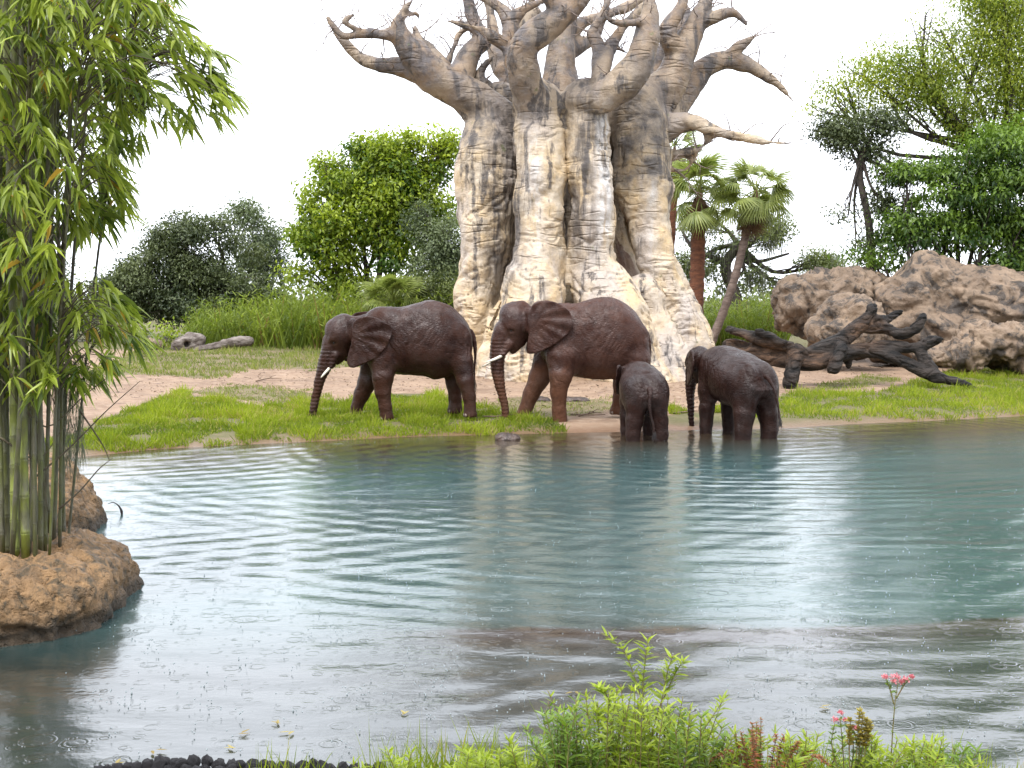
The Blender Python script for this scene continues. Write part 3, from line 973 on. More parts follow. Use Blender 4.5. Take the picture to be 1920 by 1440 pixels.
def calf_design(H, tail, trunk_y=0.0, slope=0.0, sp=1.0):
    B = Beast(H / 1000.0, -560, 0, 1)

    def ss(y): return y * H / 1000.0
    L = []
    for sy in (-1, 1):
        L.append(dict(p=[(-830, 700, 140, ss(100 * sy)), (-830, 500, 118, ss(128 * sy)), (-825, 330, 86, ss(138 * sy)), (-828, 150, 66, ss(142 * sy)), (-832, 35, 66, ss(142 * sy))], b=0, nails=False))
        L.append(dict(p=[(-210, 650, 185, ss(95 * sy)), (-205, 470, 150, ss(128 * sy * sp)), (-175, 320, 112, ss(146 * sy * sp)), (-165, 160, 84, ss(165 * sy * sp)), (-175, 35, 84, ss(160 * sy * sp))], b=0, nails=False))
    to = [(-1000, 800, 560, 90), (-960, 905, 480, 150), (-880, 962, 440, 195), (-760, 990, 415, 228), (-600, 985, 375, 262), (-420, 955, 365, 288), (-260, 905, 380, 282),
          (-130, 825, 450, 240), (-40, 715, 500, 155), (-5, 640, 560, 80)]
    to = [(a, b - slope * (a + 800) / 800 * (1 if a > -800 else 0), c, ss(d)) for a, b, c, d in to]
    return dict(B=B, xmin=[-1.0 * H], xmax=0.78 * H, hy=0.46 * H, zmax=1.08 * H, torso=to,
        cones=[((-900, 780, 0, 160), (-1120, 790, 0, 125), 0.1, 0.75), ((-1225, 860, 0, 70), (-1150, 880, 0, 75), 0.08, 0.9), ((-1200, 690, 0, 95), (-1240, 680, 0, 70), 0.08, 0.8),
               ((-1170, 650, 0, 65), (-1215, 580, 0, 28), 0.05, 0.8)],
        ells=[(-1180, 795, 0, 140, ss(150), 160, .08)],
        trunk=[(-1270, 740, 0, 84), (-1300, 660, 0, 70), (-1330, 540, trunk_y * .3, 54), (-1338, 410, trunk_y * .7, 43), (-1330, 270, trunk_y, 34), (-1315, 150, trunk_y, 27), (-1305, 95, trunk_y, 25)],
        tail=[(a, b, ss(c), d) for a, b, c, d in tail], tuft_len=0.07 * H, eye=(-1235, 740), ear_y=(ss(150), ss(250)), ear_root=((-1120, 860), (-1120, 740)), fold=0.008, ear_low=ss(20),
        ear=[(-1135, 850), (-1090, 925), (-1010, 935), (-930, 885), (-895, 780), (-925, 680), (-1000, 590), (-1085, 550), (-1125, 620), (-1135, 730)], legs=L)


# --- small calf seen from behind, at the water's edge
p3 = on_plane(1208, 826, 0.0)
D3 = calf_design(1.74, [(-25, 700, 0, 30), (25, 640, 0, 22), (50, 520, -10, 15), (52, 390, 5, 12), (50, 280, 35, 11), (48, 170, 45, 9)], slope=20)
rot3 = -math.radians(86)
build_elephant("elephant_calf", "smallest calf seen from behind, wading beside the adult before the baobab", D3, (p3[0], p3[1] + 0.62, -0.14), rot3, SKIN_C, 0.019)
# --- older calf, three quarters from behind
p4 = on_plane(1368, 818, 0.0)
D4 = calf_design(2.06, [(-25, 700, 0, 26), (30, 670, 0, 20), (80, 590, 20, 14), (110, 470, 40, 11), (130, 360, 50, 9), (140, 260, 50, 8)], slope=70)
rot4 = -math.radians(64)
build_elephant("elephant_calf", "wet dark older calf standing in the shallows with its tail swung out", D4, (p4[0] + 0.10, p4[1] + 0.2, -0.13), rot4, SKIN_C, 0.02)

# ================================================================ BAOBAB
YB = 42.0
t = NT("baobab_bark")
co = t.coord()
sep = t.t.nodes.new("ShaderNodeSeparateXYZ"); t.t.links.new(co, sep.inputs[0])
bx_, by_, bz_ = sep.outputs
warp = t.n("TexNoise", out=1, Vector=co, Scale=0.9, Detail=3.0)
cw = t.mix(0.18, co, warp, 'ADD')
n_big = t.noise(t.n("Mapping", Vector=cw, Scale=(0.55, 0.55, 0.22)), 1.5, 4.0)
n_med = t.noise(cw, 1.6, 6.0, 0.62)
n_str = t.noise(t.n("Mapping", Vector=cw, Scale=(1.5, 1.5, 0.16)), 1.5, 6.0, 0.62)      # streaks running down
n_str2 = t.noise(t.n("Mapping", Vector=cw, Scale=(2.6, 2.6, 0.22), Location=(7, 3, 1)), 1.6, 6.0, 0.6)
n_fine = t.noise(co, 9.0, 6.0, 0.68)
up = t.ramp(bz_, 6.8, 9.8)
col = t.mix(t.ramp(n_med, 0.36, 0.62), (0.52, 0.380, 0.215), (0.50, 0.420, 0.320))
col = t.mix(t.ramp(n_big, 0.46, 0.62, 0.0, 0.75), col, (0.36, 0.32, 0.30))
greyer = t.mix(t.ramp(n_med, 0.40, 0.60), (0.105, 0.090, 0.088), (0.190, 0.125, 0.074))
col = t.mix(t.math('MULTIPLY', up, t.ramp(n_big, 0.36, 0.56, 0.60, 1.0)), col, greyer)
col = t.mix(t.ramp(n_fine, 0.50, 0.72, 0.0, 0.5), col, (0.24, 0.185, 0.13))
dark = t.ramp(t.math('ADD', n_str, t.math('MULTIPLY', up, 0.035)), 0.545, 0.615, 0.0, 0.90)
dark = t.math('MULTIPLY', dark, t.ramp(n_fine, 0.30, 0.5, 0.45, 1.0))
col = t.mix(dark, col, (0.052, 0.044, 0.042))
# rusty inner bark, pale streaks and black mould run at their own places on the trunk
def spot(x0, x1, z0, z1, soft=0.25):
    a = t.math('MULTIPLY', t.ramp(bx_, x0 - soft, x0 + soft), t.ramp(bx_, x1 + soft, x1 - soft))
    b = t.math('MULTIPLY', t.ramp(bz_, z0 - 0.6, z0 + 0.4), t.ramp(bz_, z1 + 0.6, z1 - 0.4))
    return t.math('MULTIPLY', a, b)
wh = t.math('MULTIPLY', spot(0.42, 0.90, 4.2, 8.3, 0.12), t.ramp(n_str2, 0.42, 0.54))
wh2 = t.math('MULTIPLY', spot(-1.75, -1.35, 4.0, 7.4, 0.14), t.ramp(n_str2, 0.46, 0.56, 0.0, 0.8))
wh3 = t.math('MULTIPLY', spot(2.15, 2.4, 4.3, 6.6, 0.10), t.ramp(n_str2, 0.42, 0.54, 0.0, 0.8))
col = t.mix(t.math('MULTIPLY', t.math('MAXIMUM', t.math('MAXIMUM', wh, wh2), wh3), t.ramp(n_fine, 0.35, 0.6, 1.0, 0.45)), col, (0.56, 0.54, 0.52))
bl = t.math('MULTIPLY', spot(-0.42, 0.30, 4.0, 9.6, 0.16), t.ramp(n_str2, 0.40, 0.56, 0.15, 0.88))
bl2 = t.math('MULTIPLY', spot(1.2, 2.9, 6.0, 9.6, 0.3), t.ramp(n_med, 0.40, 0.60, 0.35, 0.92))
bl3 = t.math('MAXIMUM', t.math('MULTIPLY', spot(-3.1, -2.0, 3.0, 9.0, 0.25), t.ramp(n_str2, 0.42, 0.58, 0.10, 0.85)), t.math('MULTIPLY', spot(-4.2, -2.2, 7.2, 9.4, 0.3), t.ramp(n_med, 0.44, 0.60, 0.15, 0.85)))
col = t.mix(t.math('MAXIMUM', t.math('MAXIMUM', bl, bl2), bl3), col, (0.060, 0.050, 0.046))
ru = t.math('MULTIPLY', t.attr("inner"), t.ramp(n_str2, 0.35, 0.6, 0.55, 0.95))
col = t.mix(ru, col, (0.175, 0.085, 0.052))
col = t.mix(t.ramp(t.noise(co, 2.6, 5.0, 0.6), 0.665, 0.72, 0.0, 0.6), col, (0.075, 0.095, 0.022))
# bark relief: short level cracks, fine grain
cz = t.n("Mapping", Vector=cw, Scale=(0.55, 0.55, 3.6))
crk = t.n("TexVoronoi", props={"feature": 'DISTANCE_TO_EDGE'}, Vector=cz, Scale=1.05)
crk = t.math('MINIMUM', t.math('MULTIPLY', crk, 9.0), 1.0)
cmask = t.ramp(t.noise(co, 0.9, 3.0), 0.48, 0.60)
hgt = t.math('ADD', t.math('MULTIPLY', t.math('MULTIPLY', crk, cmask), 0.050), t.math('MULTIPLY', n_fine, 0.035))
hgt = t.math('ADD', hgt, t.math('MULTIPLY', t.noise(t.n("Mapping", Vector=cw, Scale=(1, 1, 2)), 4.0, 6.0, 0.65), 0.035))
bp = t.n("Bump", Height=hgt, Distance=1.0, Strength=0.9)
MAT_BAOBAB = t.done(t.n("BsdfPrincipled", Base_Color=col, Roughness=t.ramp(n_str2, 0.35, 0.65, 0.5, 0.75), Normal=bp))

base_b = np.array([P(1085, 700, YB)[0], YB, float(ground(np.array([2.2]), np.array([YB]))[0])])
FB = Field((-7.9, YB - 5.2, 0.0), (11.2, YB + 4.6, 15.4), 0.056)


def bchain(rows, k=0.25, zs=1.0):
    """rows of photo x, photo y, depth offset (m), radius (photo px)"""
    rr = curve(np.array(rows, float), max(3, 3 * len(rows)))
    pts = [P(r[0], r[1], YB + r[2]) for r in rr]
    rad = [max(r[3], 1.2) * M_PX(YB + r[2]) for r in rr]
    FB.chain(pts, rad, k)
    return pts, rad


def zb(rows):            # rows measured on the twofold enlargement that starts at photo x = 560
    return [(560 + a / 2.0, b / 2.0, c, d / 2.0) for a, b, c, d in rows]


K = 0.10
# core and fused columns of the trunk
bchain([(1075, 255, 1.0, 88), (1072, 330, 1.5, 98), (1070, 450, 1.7, 104), (1078, 560, 1.8, 130), (1088, 650, 1.6, 172), (1092, 740, 1.4, 195)], K)
bchain([(922, 215, .0, 40), (917, 262, -.3, 48), (909, 320, -.5, 52), (911, 380, -.6, 53), (909, 452, -.6, 50), (899, 530, -.7, 46), (893, 580, -.7, 48), (903, 660, -.6, 42), (900, 740, -.6, 46)], K)
bchain([(1008, 190, -1.7, 46), (1010, 270, -2.0, 46), (1012, 350, -2.2, 47), (1014, 450, -2.3, 45), (1011, 510, -2.4, 50), (1003, 560, -2.6, 60), (992, 630, -2.8, 66), (985, 740, -3.0, 70)], K)
bchain([(1095, 190, -1.6, 42), (1103, 270, -1.9, 43), (1109, 350, -2.1, 42), (1108, 440, -2.2, 40), (1113, 500, -2.3, 47), (1133, 555, -2.5, 62), (1163, 630, -2.8, 72), (1190, 740, -3.1, 84)], K)
bchain([(1195, 200, -.2, 52), (1200, 290, -.6, 52), (1207, 370, -.9, 46), (1220, 440, -1.1, 33), (1235, 500, -1.2, 31), (1256, 550, -1.3, 34), (1277, 620, -1.4, 38), (1292, 740, -1.5, 46)], K)
bchain([(1226, 240, .5, 22), (1228, 330, .3, 17), (1230, 430, -.1, 17), (1260, 510, -.4, 22), (1290, 590, -.6, 28), (1318, 660, -.8, 26), (1335, 740, -.9, 26)], 0.1)
bchain([(1200, 560, -1.6, 40), (1225, 620, -1.9, 45), (1250, 680, -2.3, 50), (1265, 745, -2.5, 60)], K)
bchain([(945, 570, -1.6, 18), (935, 640, -1.8, 30), (930, 745, -2.0, 45)], K)
# columns on the far side
for q in ((940, 2.4), (1030, 3.2), (1130, 3.2), (1205, 2.4)):
    bchain([(q[0], 200, q[1] - .8, 45), (q[0], 400, q[1] - .5, 48), (q[0], 560, q[1] - .2, 52), (q[0] + (q[0] - 1085) * .25, 740, q[1] + .3, 80)], K)
# holes and grooves
for rows, r0, r1 in (([(958, 215), (960, 300), (958, 400), (950, 500), (938, 590), (925, 660)], 0.20, 0.30), ([(1148, 230), (1152, 300), (1165, 380), (1185, 450), (1200, 510)], 0.13, 0.2), ([(1060, 215), (1062, 330), (1062, 450), (1064, 540), (1072, 600)], 0.07, 0.14)):
    gp = curve(np.array(rows, float), 12)
    dep = 2.05 if r0 > 0.15 else (2.4 if r0 > 0.1 else 3.35)
    for i in range(11):
        FB.cone(P(gp[i][0], gp[i][1], YB - dep + 0.2), P(gp[i + 1][0], gp[i + 1][1], YB - dep + 0.2), r0 + (r1 - r0) * i / 11, r0 + (r1 - r0) * (i + 1) / 11, 0.12, cut=True)
FB.cone(P(1196, 520, YB - 2.3), P(1212, 575, YB - 2.6), 0.16, 0.30, 0.2, cut=True)
FB.cone(P(1178, 405, YB - 1.9), P(1190, 470, YB - 2.1), 0.14, 0.22, 0.2, cut=True)
FB.cone(P(885, 470, YB - 1.75), P(925, 468, YB - 1.8), 0.10, 0.12, 0.15, cut=True)
# limbs
LIMBS = []


def slim(rows):
    return [(a, b, c, d * (1.0 if i == 0 else 0.96)) for i, (a, b, c, d) in enumerate(rows)]


def limb(rows, k=0.09):
    LIMBS.append(bchain(zb(slim(rows)), k))


def sub(rows, k=0.08):
    p, r = bchain(zb(slim(rows)), k)
    LIMBS[-1] = (LIMBS[-1][0] + p, LIMBS[-1][1] + r)


limb([(760, 470, .1, 95), (680, 400, -.2, 80), (600, 345, -.4, 66), (520, 295, -.6, 60), (450, 220, -.8, 54), (385, 140, -1.0, 38), (375, 85, -1.0, 26), (400, 30, -.9, 15), (432, -4, -.8, 6)])
sub([(385, 135, -1.0, 30), (330, 130, -1.1, 23), (250, 128, -1.2, 18), (175, 138, -1.2, 13), (130, 100, -1.2, 8), (105, 60, -1.2, 2)])
sub([(470, 262, -.6, 44), (380, 250, -.4, 32), (290, 238, -.3, 28), (215, 205, -.2, 22), (165, 150, -.2, 16), (130, 100, -.2, 7), (112, 62, -.2, 2)])
sub([(600, 300, -.2, 46), (640, 200, .2, 42), (685, 145, .4, 33), (660, 85, .6, 20), (645, 40, .7, 18), (632, -30, .8, 15)])
sub([(690, 130, .4, 24), (640, 105, .2, 14), (590, 85, .1, 9), (545, 78, 0, 2)])
sub([(540, 260, .3, 36), (490, 190, .7, 26), (450, 150, .9, 18), (436, 100, 1.0, 7)])
sub([(560, 230, .8, 14), (585, 170, 1.0, 11), (600, 130, 1.2, 9), (640, 100, 1.2, 6)])
sub([(400, 60, -.9, 10), (440, 50, -.7, 8), (452, 75, -.7, 4)])
sub([(250, 125, -1.2, 8), (175, 85, -1.4, 6), (205, 55, -1.4, 3)])
limb([(720, 400, .2, 22), (716, 335, .2, 17), (680, 300, .1, 15), (690, 255, .1, 9), (732, 210, 0, 2)])
limb([(900, 420, -2.0, 72), (868, 330, -2.4, 66), (842, 240, -2.8, 58), (850, 170, -3.0, 52), (920, 110, -3.1, 50), (985, 60, -3.1, 48), (1040, 5, -3.0, 42), (1090, -60, -2.8, 34), (1110, -130, -2.6, 22)])
sub([(985, 60, -3.1, 34), (955, 10, -3.3, 28), (900, -40, -3.4, 20), (820, -60, -3.4, 12)])
limb([(850, 350, -.8, 48), (815, 260, -.6, 34), (795, 180, -.4, 30), (795, 100, -.2, 26), (770, 45, 0, 20), (720, 5, .1, 15), (650, -30, .2, 8)])
sub([(795, 180, -.4, 26), (745, 150, -.5, 20), (690, 115, -.6, 16), (625, 92, -.7, 9), (560, 80, -.7, 2)])
sub([(795, 80, -.2, 20), (840, 40, -.1, 14), (900, 10, 0, 12), (980, -30, .2, 8)])
sub([(880, 60, 1.2, 34), (840, 100, 1.0, 30), (830, 60, 1.1, 24), (870, 20, 1.3, 14), (880, -30, 1.4, 8)])
limb([(980, 450, .2, 90), (980, 340, .4, 70), (982, 250, .5, 56), (990, 160, .6, 46), (1003, 70, .7, 42), (1000, 0, .8, 38), (990, -90, .9, 26), (960, -180, 1.0, 14)])
sub([(1010, 190, .9, 34), (1060, 165, 1.2, 28), (1110, 140, 1.5, 22), (1150, 40, 1.7, 14), (1160, -40, 1.8, 8)])
sub([(1010, 120, 1.0, 34), (1080, 78, 1.3, 26), (1160, 55, 1.5, 20), (1250, 15, 1.7, 16), (1330, -30, 1.8, 10)])
limb([(1030, 390, -1.8, 60), (1110, 375, -2.3, 58), (1190, 340, -2.6, 64), (1262, 260, -2.7, 58), (1300, 170, -2.7, 46), (1312, 95, -2.6, 40), (1318, 30, -2.5, 26), (1305, -50, -2.4, 14)])
sub([(1335, 60, -2.6, 20), (1285, 80, -2.9, 12), (1210, 86, -3.1, 10), (1160, 70, -3.2, 7), (1142, 25, -3.2, 3)])
sub([(1135, 330, -2.2, 36), (1122, 240, -1.8, 27), (1120, 165, -1.5, 22), (1100, 120, -1.4, 16), (1150, 40, -1.2, 11), (1165, -20, -1.1, 7)])
sub([(1140, 260, -1.9, 28), (1165, 190, -1.6, 26), (1205, 120, -1.4, 21), (1265, 50, -1.2, 17), (1325, -15, -1.0, 11)])
sub([(1175, 170, -1.5, 12), (1210, 190, -1.3, 9), (1240, 200, -1.2, 4)])
limb([(1240, 470, .0, 105), (1320, 390, .1, 84), (1395, 300, .2, 66), (1432, 210, .2, 54), (1470, 130, .3, 42), (1500, 65, .3, 32), (1532, 0, .3, 22), (1560, -80, .3, 10)])
sub([(1425, 205, .2, 40), (1388, 150, -.1, 33), (1385, 105, -.2, 28), (1420, 50, -.1, 20), (1440, 10, 0, 14), (1440, -60, .1, 8)])
sub([(1500, 80, .3, 26), (1560, 62, .2, 22), (1620, 45, .1, 17), (1652, 62, .1, 11), (1684, 98, .1, 2)])
sub([(1330, 340, .9, 40), (1340, 250, 1.2, 32), (1372, 180, 1.4, 24), (1450, 80, 1.6, 16), (1450, 20, 1.7, 10)])
limb([(1380, 420, .8, 66), (1460, 325, 1.2, 54), (1525, 250, 1.5, 42), (1600, 225, 1.7, 35), (1680, 240, 1.8, 28), (1750, 280, 1.8, 19), (1805, 325, 1.8, 9), (1862, 388, 1.8, 1.5)])
sub([(1605, 225, 1.7, 24), (1650, 180, 1.6, 18), (1690, 148, 1.5, 11), (1728, 130, 1.5, 2)])
limb([(1340, 520, .2, 50), (1395, 480, -.1, 46), (1440, 462, -.3, 44), (1500, 472, -.5, 42), (1580, 500, -.7, 35), (1660, 514, -.8, 26), (1760, 530, -.9, 14), (1862, 539, -1.0, 3)])
sub([(1370, 580, .3, 26), (1440, 578, .1, 28), (1500, 555, -.3, 24), (1550, 525, -.5, 22)])
sub([(1360, 610, .4, 16), (1420, 640, .3, 14), (1465, 625, .2, 15), (1490, 580, .0, 20)])
# limbs on the far side of the crown
limb([(900, 440, 2.4, 50), (800, 330, 3.2, 36), (740, 180, 3.6, 34), (720, 60, 3.8, 20), (690, -60, 3.9, 8)])
limb([(1180, 440, 2.4, 50), (1262, 320, 3.2, 34), (1300, 150, 3.5, 30), (1290, 20, 3.7, 18), (1330, -90, 3.8, 8)])

v, f = FB.surface()
v = relax(v, f, 2, 0.5)
n = vnormals(v, f)
hz = v[:, 2]
lowm = np.clip((10.0 - hz) / 2.0, 0, 1)
g = fbm(v * 0.55, 3) * (0.10 + 0.10 * lowm)
wv_ = fbm(v * 0.7 + 31, 2)
nz = perlin(np.column_stack([v[:, 0] * 0.55, v[:, 1] * 0.55, v[:, 2] * 2.6 + wv_ * 1.6]))
g -= 0.075 * lowm * np.exp(-(nz / 0.07) ** 2) * np.clip(perlin(v * 0.8 + 5) * 3 + 0.5, 0, 1)
nz2 = perlin(np.column_stack([v[:, 0] * 0.9 + 7, v[:, 1] * 0.9, v[:, 2] * 4.3 + wv_ * 2.2]))
g -= 0.03 * lowm * np.exp(-(nz2 / 0.07) ** 2) * np.clip(perlin(v * 0.9 + 55) * 3 + 0.4, 0, 1)
g += fbm(v * 2.6, 3) * 0.030 * (0.5 + 0.5 * lowm)
# rings of folded skin where limbs bend
g += 0.010 * np.clip(1.4 - lowm, 0, 1) * perlin(v * np.array([4.0, 4.0, 6.0]))
vd = v + n * g[:, None]
vd = vd[:, :].astype(np.float32)
n = vnormals(vd, f)
inner = np.zeros(len(vd))
qx, qy, _w = project(vd)
# recessed rusty bark left of the right-hand column
rec = (vd[:, 1] > YB - 1.6) & (vd[:, 1] < YB)
nzi = 0.5 * perlin(vd * 0.9 + 11)
inner = (np.clip((vd[:, 1] - (YB - 1.15)) / 0.4, 0, 1) * (vd[:, 1] < YB + 0.5) * np.clip((7.2 + nzi - hz) / 1.2, 0, 1)
         * np.clip((vd[:, 0] - 3.35) / 0.3, 0, 1) * np.clip((4.55 - vd[:, 0] + 0.3 * nzi) / 0.3, 0, 1))
# split into trunk and limbs by the nearest limb axis
lab = np.zeros(len(vd), int)
best = np.full(len(vd), 0.9)
for li, (pts, rad) in enumerate(LIMBS):
    for p_, r_ in zip(pts, rad):
        if p_[2] < 8.2 and li not in (8,): continue
        m = np.abs(vd - p_).max(1) < r_ * 1.9
        if not m.any(): continue
        dd = np.linalg.norm(vd[m] - p_, axis=1) / (r_ + 0.05)
        idx = np.where(m)[0]
        b = dd < best[idx] + 0.35
        take = idx[(dd < np.where(lab[idx] > 0, best[idx], 1.25))]
        tk = dd[(dd < np.where(lab[idx] > 0, best[idx], 1.25))]
        lab[take] = li + 1
        best[take] = tk
flab = lab[f].max(1)
flab = np.where((vd[f].mean(1)[:, 2] < 8.0) & (flab != 9), 0, flab)
root_b = thing("baobab_tree", "huge bare baobab with fused folded trunk columns and leafless crooked limbs", "tree", tuple(base_b))
vl = vd - base_b.astype(np.float32)
for li in range(len(LIMBS) + 1):
    sel = f[flab == li]
    if len(sel) < 20: continue
    a, b, nn_, inn = compact(vl, sel, n, inner)
    me = mk_mesh("baobab_limb" if li else "baobab_trunk", a, [b], True, {"inner": inn}, normals=nn_)
    link("limb" if li else "trunk", me, MAT_BAOBAB, root_b)
# bare twigs at the limb ends
rs = np.random.RandomState(11)
mb = MB()
for pts, rad in LIMBS:
    for i in range(2, len(pts)):
        if rad[i] < 0.30 and rs.rand() < 0.62:
            p0 = pts[i]
            d0 = unit(rs.normal(size=3) + np.array([0, 0, 0.5]) + 0.8 * unit(pts[i] - base_b - np.array([0, 0, 6])))
            L = rs.uniform(0.5, 1.7)
            q = [p0]
            for s_ in range(4):
                d0 = unit(d0 + rs.normal(0, 0.35, 3)); q.append(q[-1] + d0 * L / 4)
            mb.tube(curve(np.array(q), 8), np.linspace(min(rad[i] * 0.3, 0.03), 0.006, 8), 5)
            for s_ in (2, 3):
                d1 = unit(d0 + rs.normal(0, 0.8, 3))
                mb.tube(np.array([q[s_], q[s_] + d1 * L * 0.2, q[s_] + d1 * L * 0.36 + rs.normal(0, .05, 3)]), [0.012, 0.009, 0.005], 4)
MAT_TWIG = plain_material("twig_bark", (0.16, 0.12, 0.10), (0.24, 0.19, 0.16), 8, 0.8, 0.01, 30)
tag(link("twigs", mb.mesh("twigs", True, base_b), MAT_TWIG, root_b), "thin bare grey twigs", kind="stuff")

# ================================================================ ROCKS AND DEAD WOOD
def rock_material(name, a, b, dark, pit=0.10, sc=1.0, thr=(0.54, 0.66)):
    t = NT(name)
    co = t.coord()
    n1 = t.noise(co, 0.9 * sc, 5.0, 0.6)
    n2 = t.noise(co, 3.2 * sc, 6.0, 0.68)
    n3 = t.noise(co, 1.7 * sc, 6.0, 0.7, 0.6)
    col = t.mix(t.ramp(n1, 0.36, 0.64), a, b)
    col = t.mix(t.ramp(n2, 0.42, 0.62, 0.0, 0.6), col, tuple(0.55 * q for q in a))
    col = t.mix(t.ramp(n3, thr[0], thr[1], 0.0, 0.9), col, dark)
    vo = t.n("TexVoronoi", Vector=t.mix(0.25, co, t.n("TexNoise", out=1, Vector=co, Scale=2.5 * sc), 'ADD'), Scale=3.2 * sc)
    h = t.math('ADD', t.math('MULTIPLY', t.math('MINIMUM', vo, 0.45), pit), t.math('MULTIPLY', n2, pit * 0.9))
    h = t.math('ADD', h, t.math('MULTIPLY', t.noise(co, 14 * sc, 5.0, 0.7), pit * 0.28))
    gp_ = t.t.nodes.new("ShaderNodeNewGeometry"); sz_ = t.t.nodes.new("ShaderNodeSeparateXYZ"); t.t.links.new(gp_.outputs["Position"], sz_.inputs[0])
    low_dark = t.ramp(t.math('ADD', sz_.outputs[2], t.math('MULTIPLY', n1, 0.16)), 0.32, 0.17)          # dark brown band along the waterline
    col = t.mix(t.math('MULTIPLY', low_dark, 0.85), col, (0.030, 0.024, 0.016))
    bp = t.n("Bump", Height=h, Distance=1.0, Strength=1.0)
    return t.done(t.n("BsdfPrincipled", Base_Color=col, Roughness=t.ramp(n3, 0.3, 0.7, 0.75, 0.45), Normal=bp))


MAT_BOULDER = rock_material("boulder_rock", (0.270, 0.190, 0.125), (0.145, 0.098, 0.064), (0.028, 0.021, 0.016), 0.11, 1.0, (0.49, 0.58))
MAT_PLANTER = rock_material("planter_rock", (0.34, 0.200, 0.088), (0.200, 0.118, 0.055), (0.050, 0.038, 0.020), 0.045, 4.6, (0.47, 0.62))


def sdf_rock(name, label, ells, Y, h, mat, amp=0.18, freq=0.8, pits=0.16, zmin=-0.4, cat="rock", group=None, px=True, smooth=0.35, pw=2.4, rough=0.025):
    cs, rr = [], []
    for e in ells:
        if px:
            m = M_PX(Y + e[2])
            cs.append(P(e[0], e[1], Y + e[2])); rr.append((e[3] * m, e[5], e[4] * m))
        else:
            cs.append(np.array(e[:3])); rr.append(e[3:])
    cs, rr = np.array(cs), np.array(rr)
    lo, hi = (cs - rr).min(0) - 0.5, (cs + rr).max(0) + 0.5
    lo[2] = max(lo[2], zmin)
    F = Field(lo, hi, h)
    for c, r in zip(cs, rr): F.ell(c, r, smooth, pw)
    F.d[:, :, 0] = np.maximum(F.d[:, :, 0], 0.01)
    v, f = F.surface()
    v = relax(v, f, 1)
    n = vnormals(v, f)
    w = np.stack([fbm(v * freq + 3, 2), fbm(v * freq + 13, 2), fbm(v * freq + 23, 2)], 1) * 0.6
    g = amp * fbm(v * freq + w, 5, 0.55) + amp * 0.7 * (0.35 - np.abs(perlin(v * freq * 1.7 + w)))
    g += amp * 0.3 * np.clip(fbm(v * freq * 1.0 + 80, 2) * 4, -1, 1)
    g -= pits * np.clip(perlin(v * freq * 3.1 + w * 2) - 0.22, 0, 1) * 2
    g -= pits * 0.5 * np.clip(perlin(v * freq * 6.5 + w * 2) - 0.25, 0, 1) * 2
    q_ = fbm(v * freq * 0.55 + 60 + 0.4 * w, 3) * 2.6
    g += amp * 0.55 * (np.floor(q_) + np.clip((q_ - np.floor(q_) - 0.35) / 0.3, 0, 1))
    cr = perlin(v * freq * 1.1 + w * 1.5 + 40)
    g -= amp * 0.45 * np.exp(-(cr / 0.07) ** 2)
    g += rough * fbm(v * freq * 5.0 + w, 4, 0.7)
    v = v + n * g[:, None]
    base = np.array([cs[:, 0].mean(), cs[:, 1].mean(), v[:, 2].min()])
    o = link(name, mk_mesh(name, v - base, [f], True), mat, loc=tuple(base))
    return tag(o, label, cat, group)


G_ROCK = "boulders on the far bank"
sdf_rock("boulder", "long low boulder with a dark hollow, leftmost of the boulder pile", [(1530, 565, .6, 75, 48, 1.6), (1590, 545, .8, 60, 36, 1.4), (1490, 590, .2, 34, 36, 1.0), (1540, 610, .3, 60, 30, 1.2)], 47, 0.075, MAT_BOULDER, group=G_ROCK)
sdf_rock("boulder", "rounded knob of rock at the foot of the thin dark trunk", [(1602, 520, .5, 30, 18, .9), (1640, 535, .5, 34, 22, 1.0)], 49, 0.07, MAT_BOULDER, 0.12, 1.1, 0.1, group=G_ROCK)
sdf_rock("boulder", "smooth pale boulder in front, between the low boulder and the peaked one", [(1595, 600, 0, 48, 46, 1.1), (1570, 630, -.2, 50, 32, 1.0), (1620, 625, 0, 46, 40, 1.0)], 43.6, 0.07, MAT_BOULDER, 0.13, 0.9, 0.10, group=G_ROCK)
sdf_rock("boulder", "largest peaked boulder riddled with pits, behind the dead tree", [(1745, 530, .4, 52, 50, 1.4), (1790, 555, .2, 70, 60, 1.7), (1690, 570, .3, 58, 56, 1.5), (1860, 570, .2, 76, 66, 1.9), (1760, 630, -.2, 100, 56, 1.7), (1900, 600, 0, 60, 80, 1.9), (1680, 630, 0, 50, 40, 1.2)],
         46, 0.07, MAT_BOULDER, 0.19, 0.55, 0.10, group=G_ROCK)
sdf_rock("boulder", "low pitted boulder nearest the grass at the right edge", [(1800, 665, 0, 44, 26, .8), (1862, 650, 0, 60, 42, 1.1), (1930, 655, 0, 60, 46, 1.2), (1745, 672, 0, 26, 16, .6)], 41.8, 0.06, MAT_BOULDER, 0.16, 1.1, 0.16, group=G_ROCK)

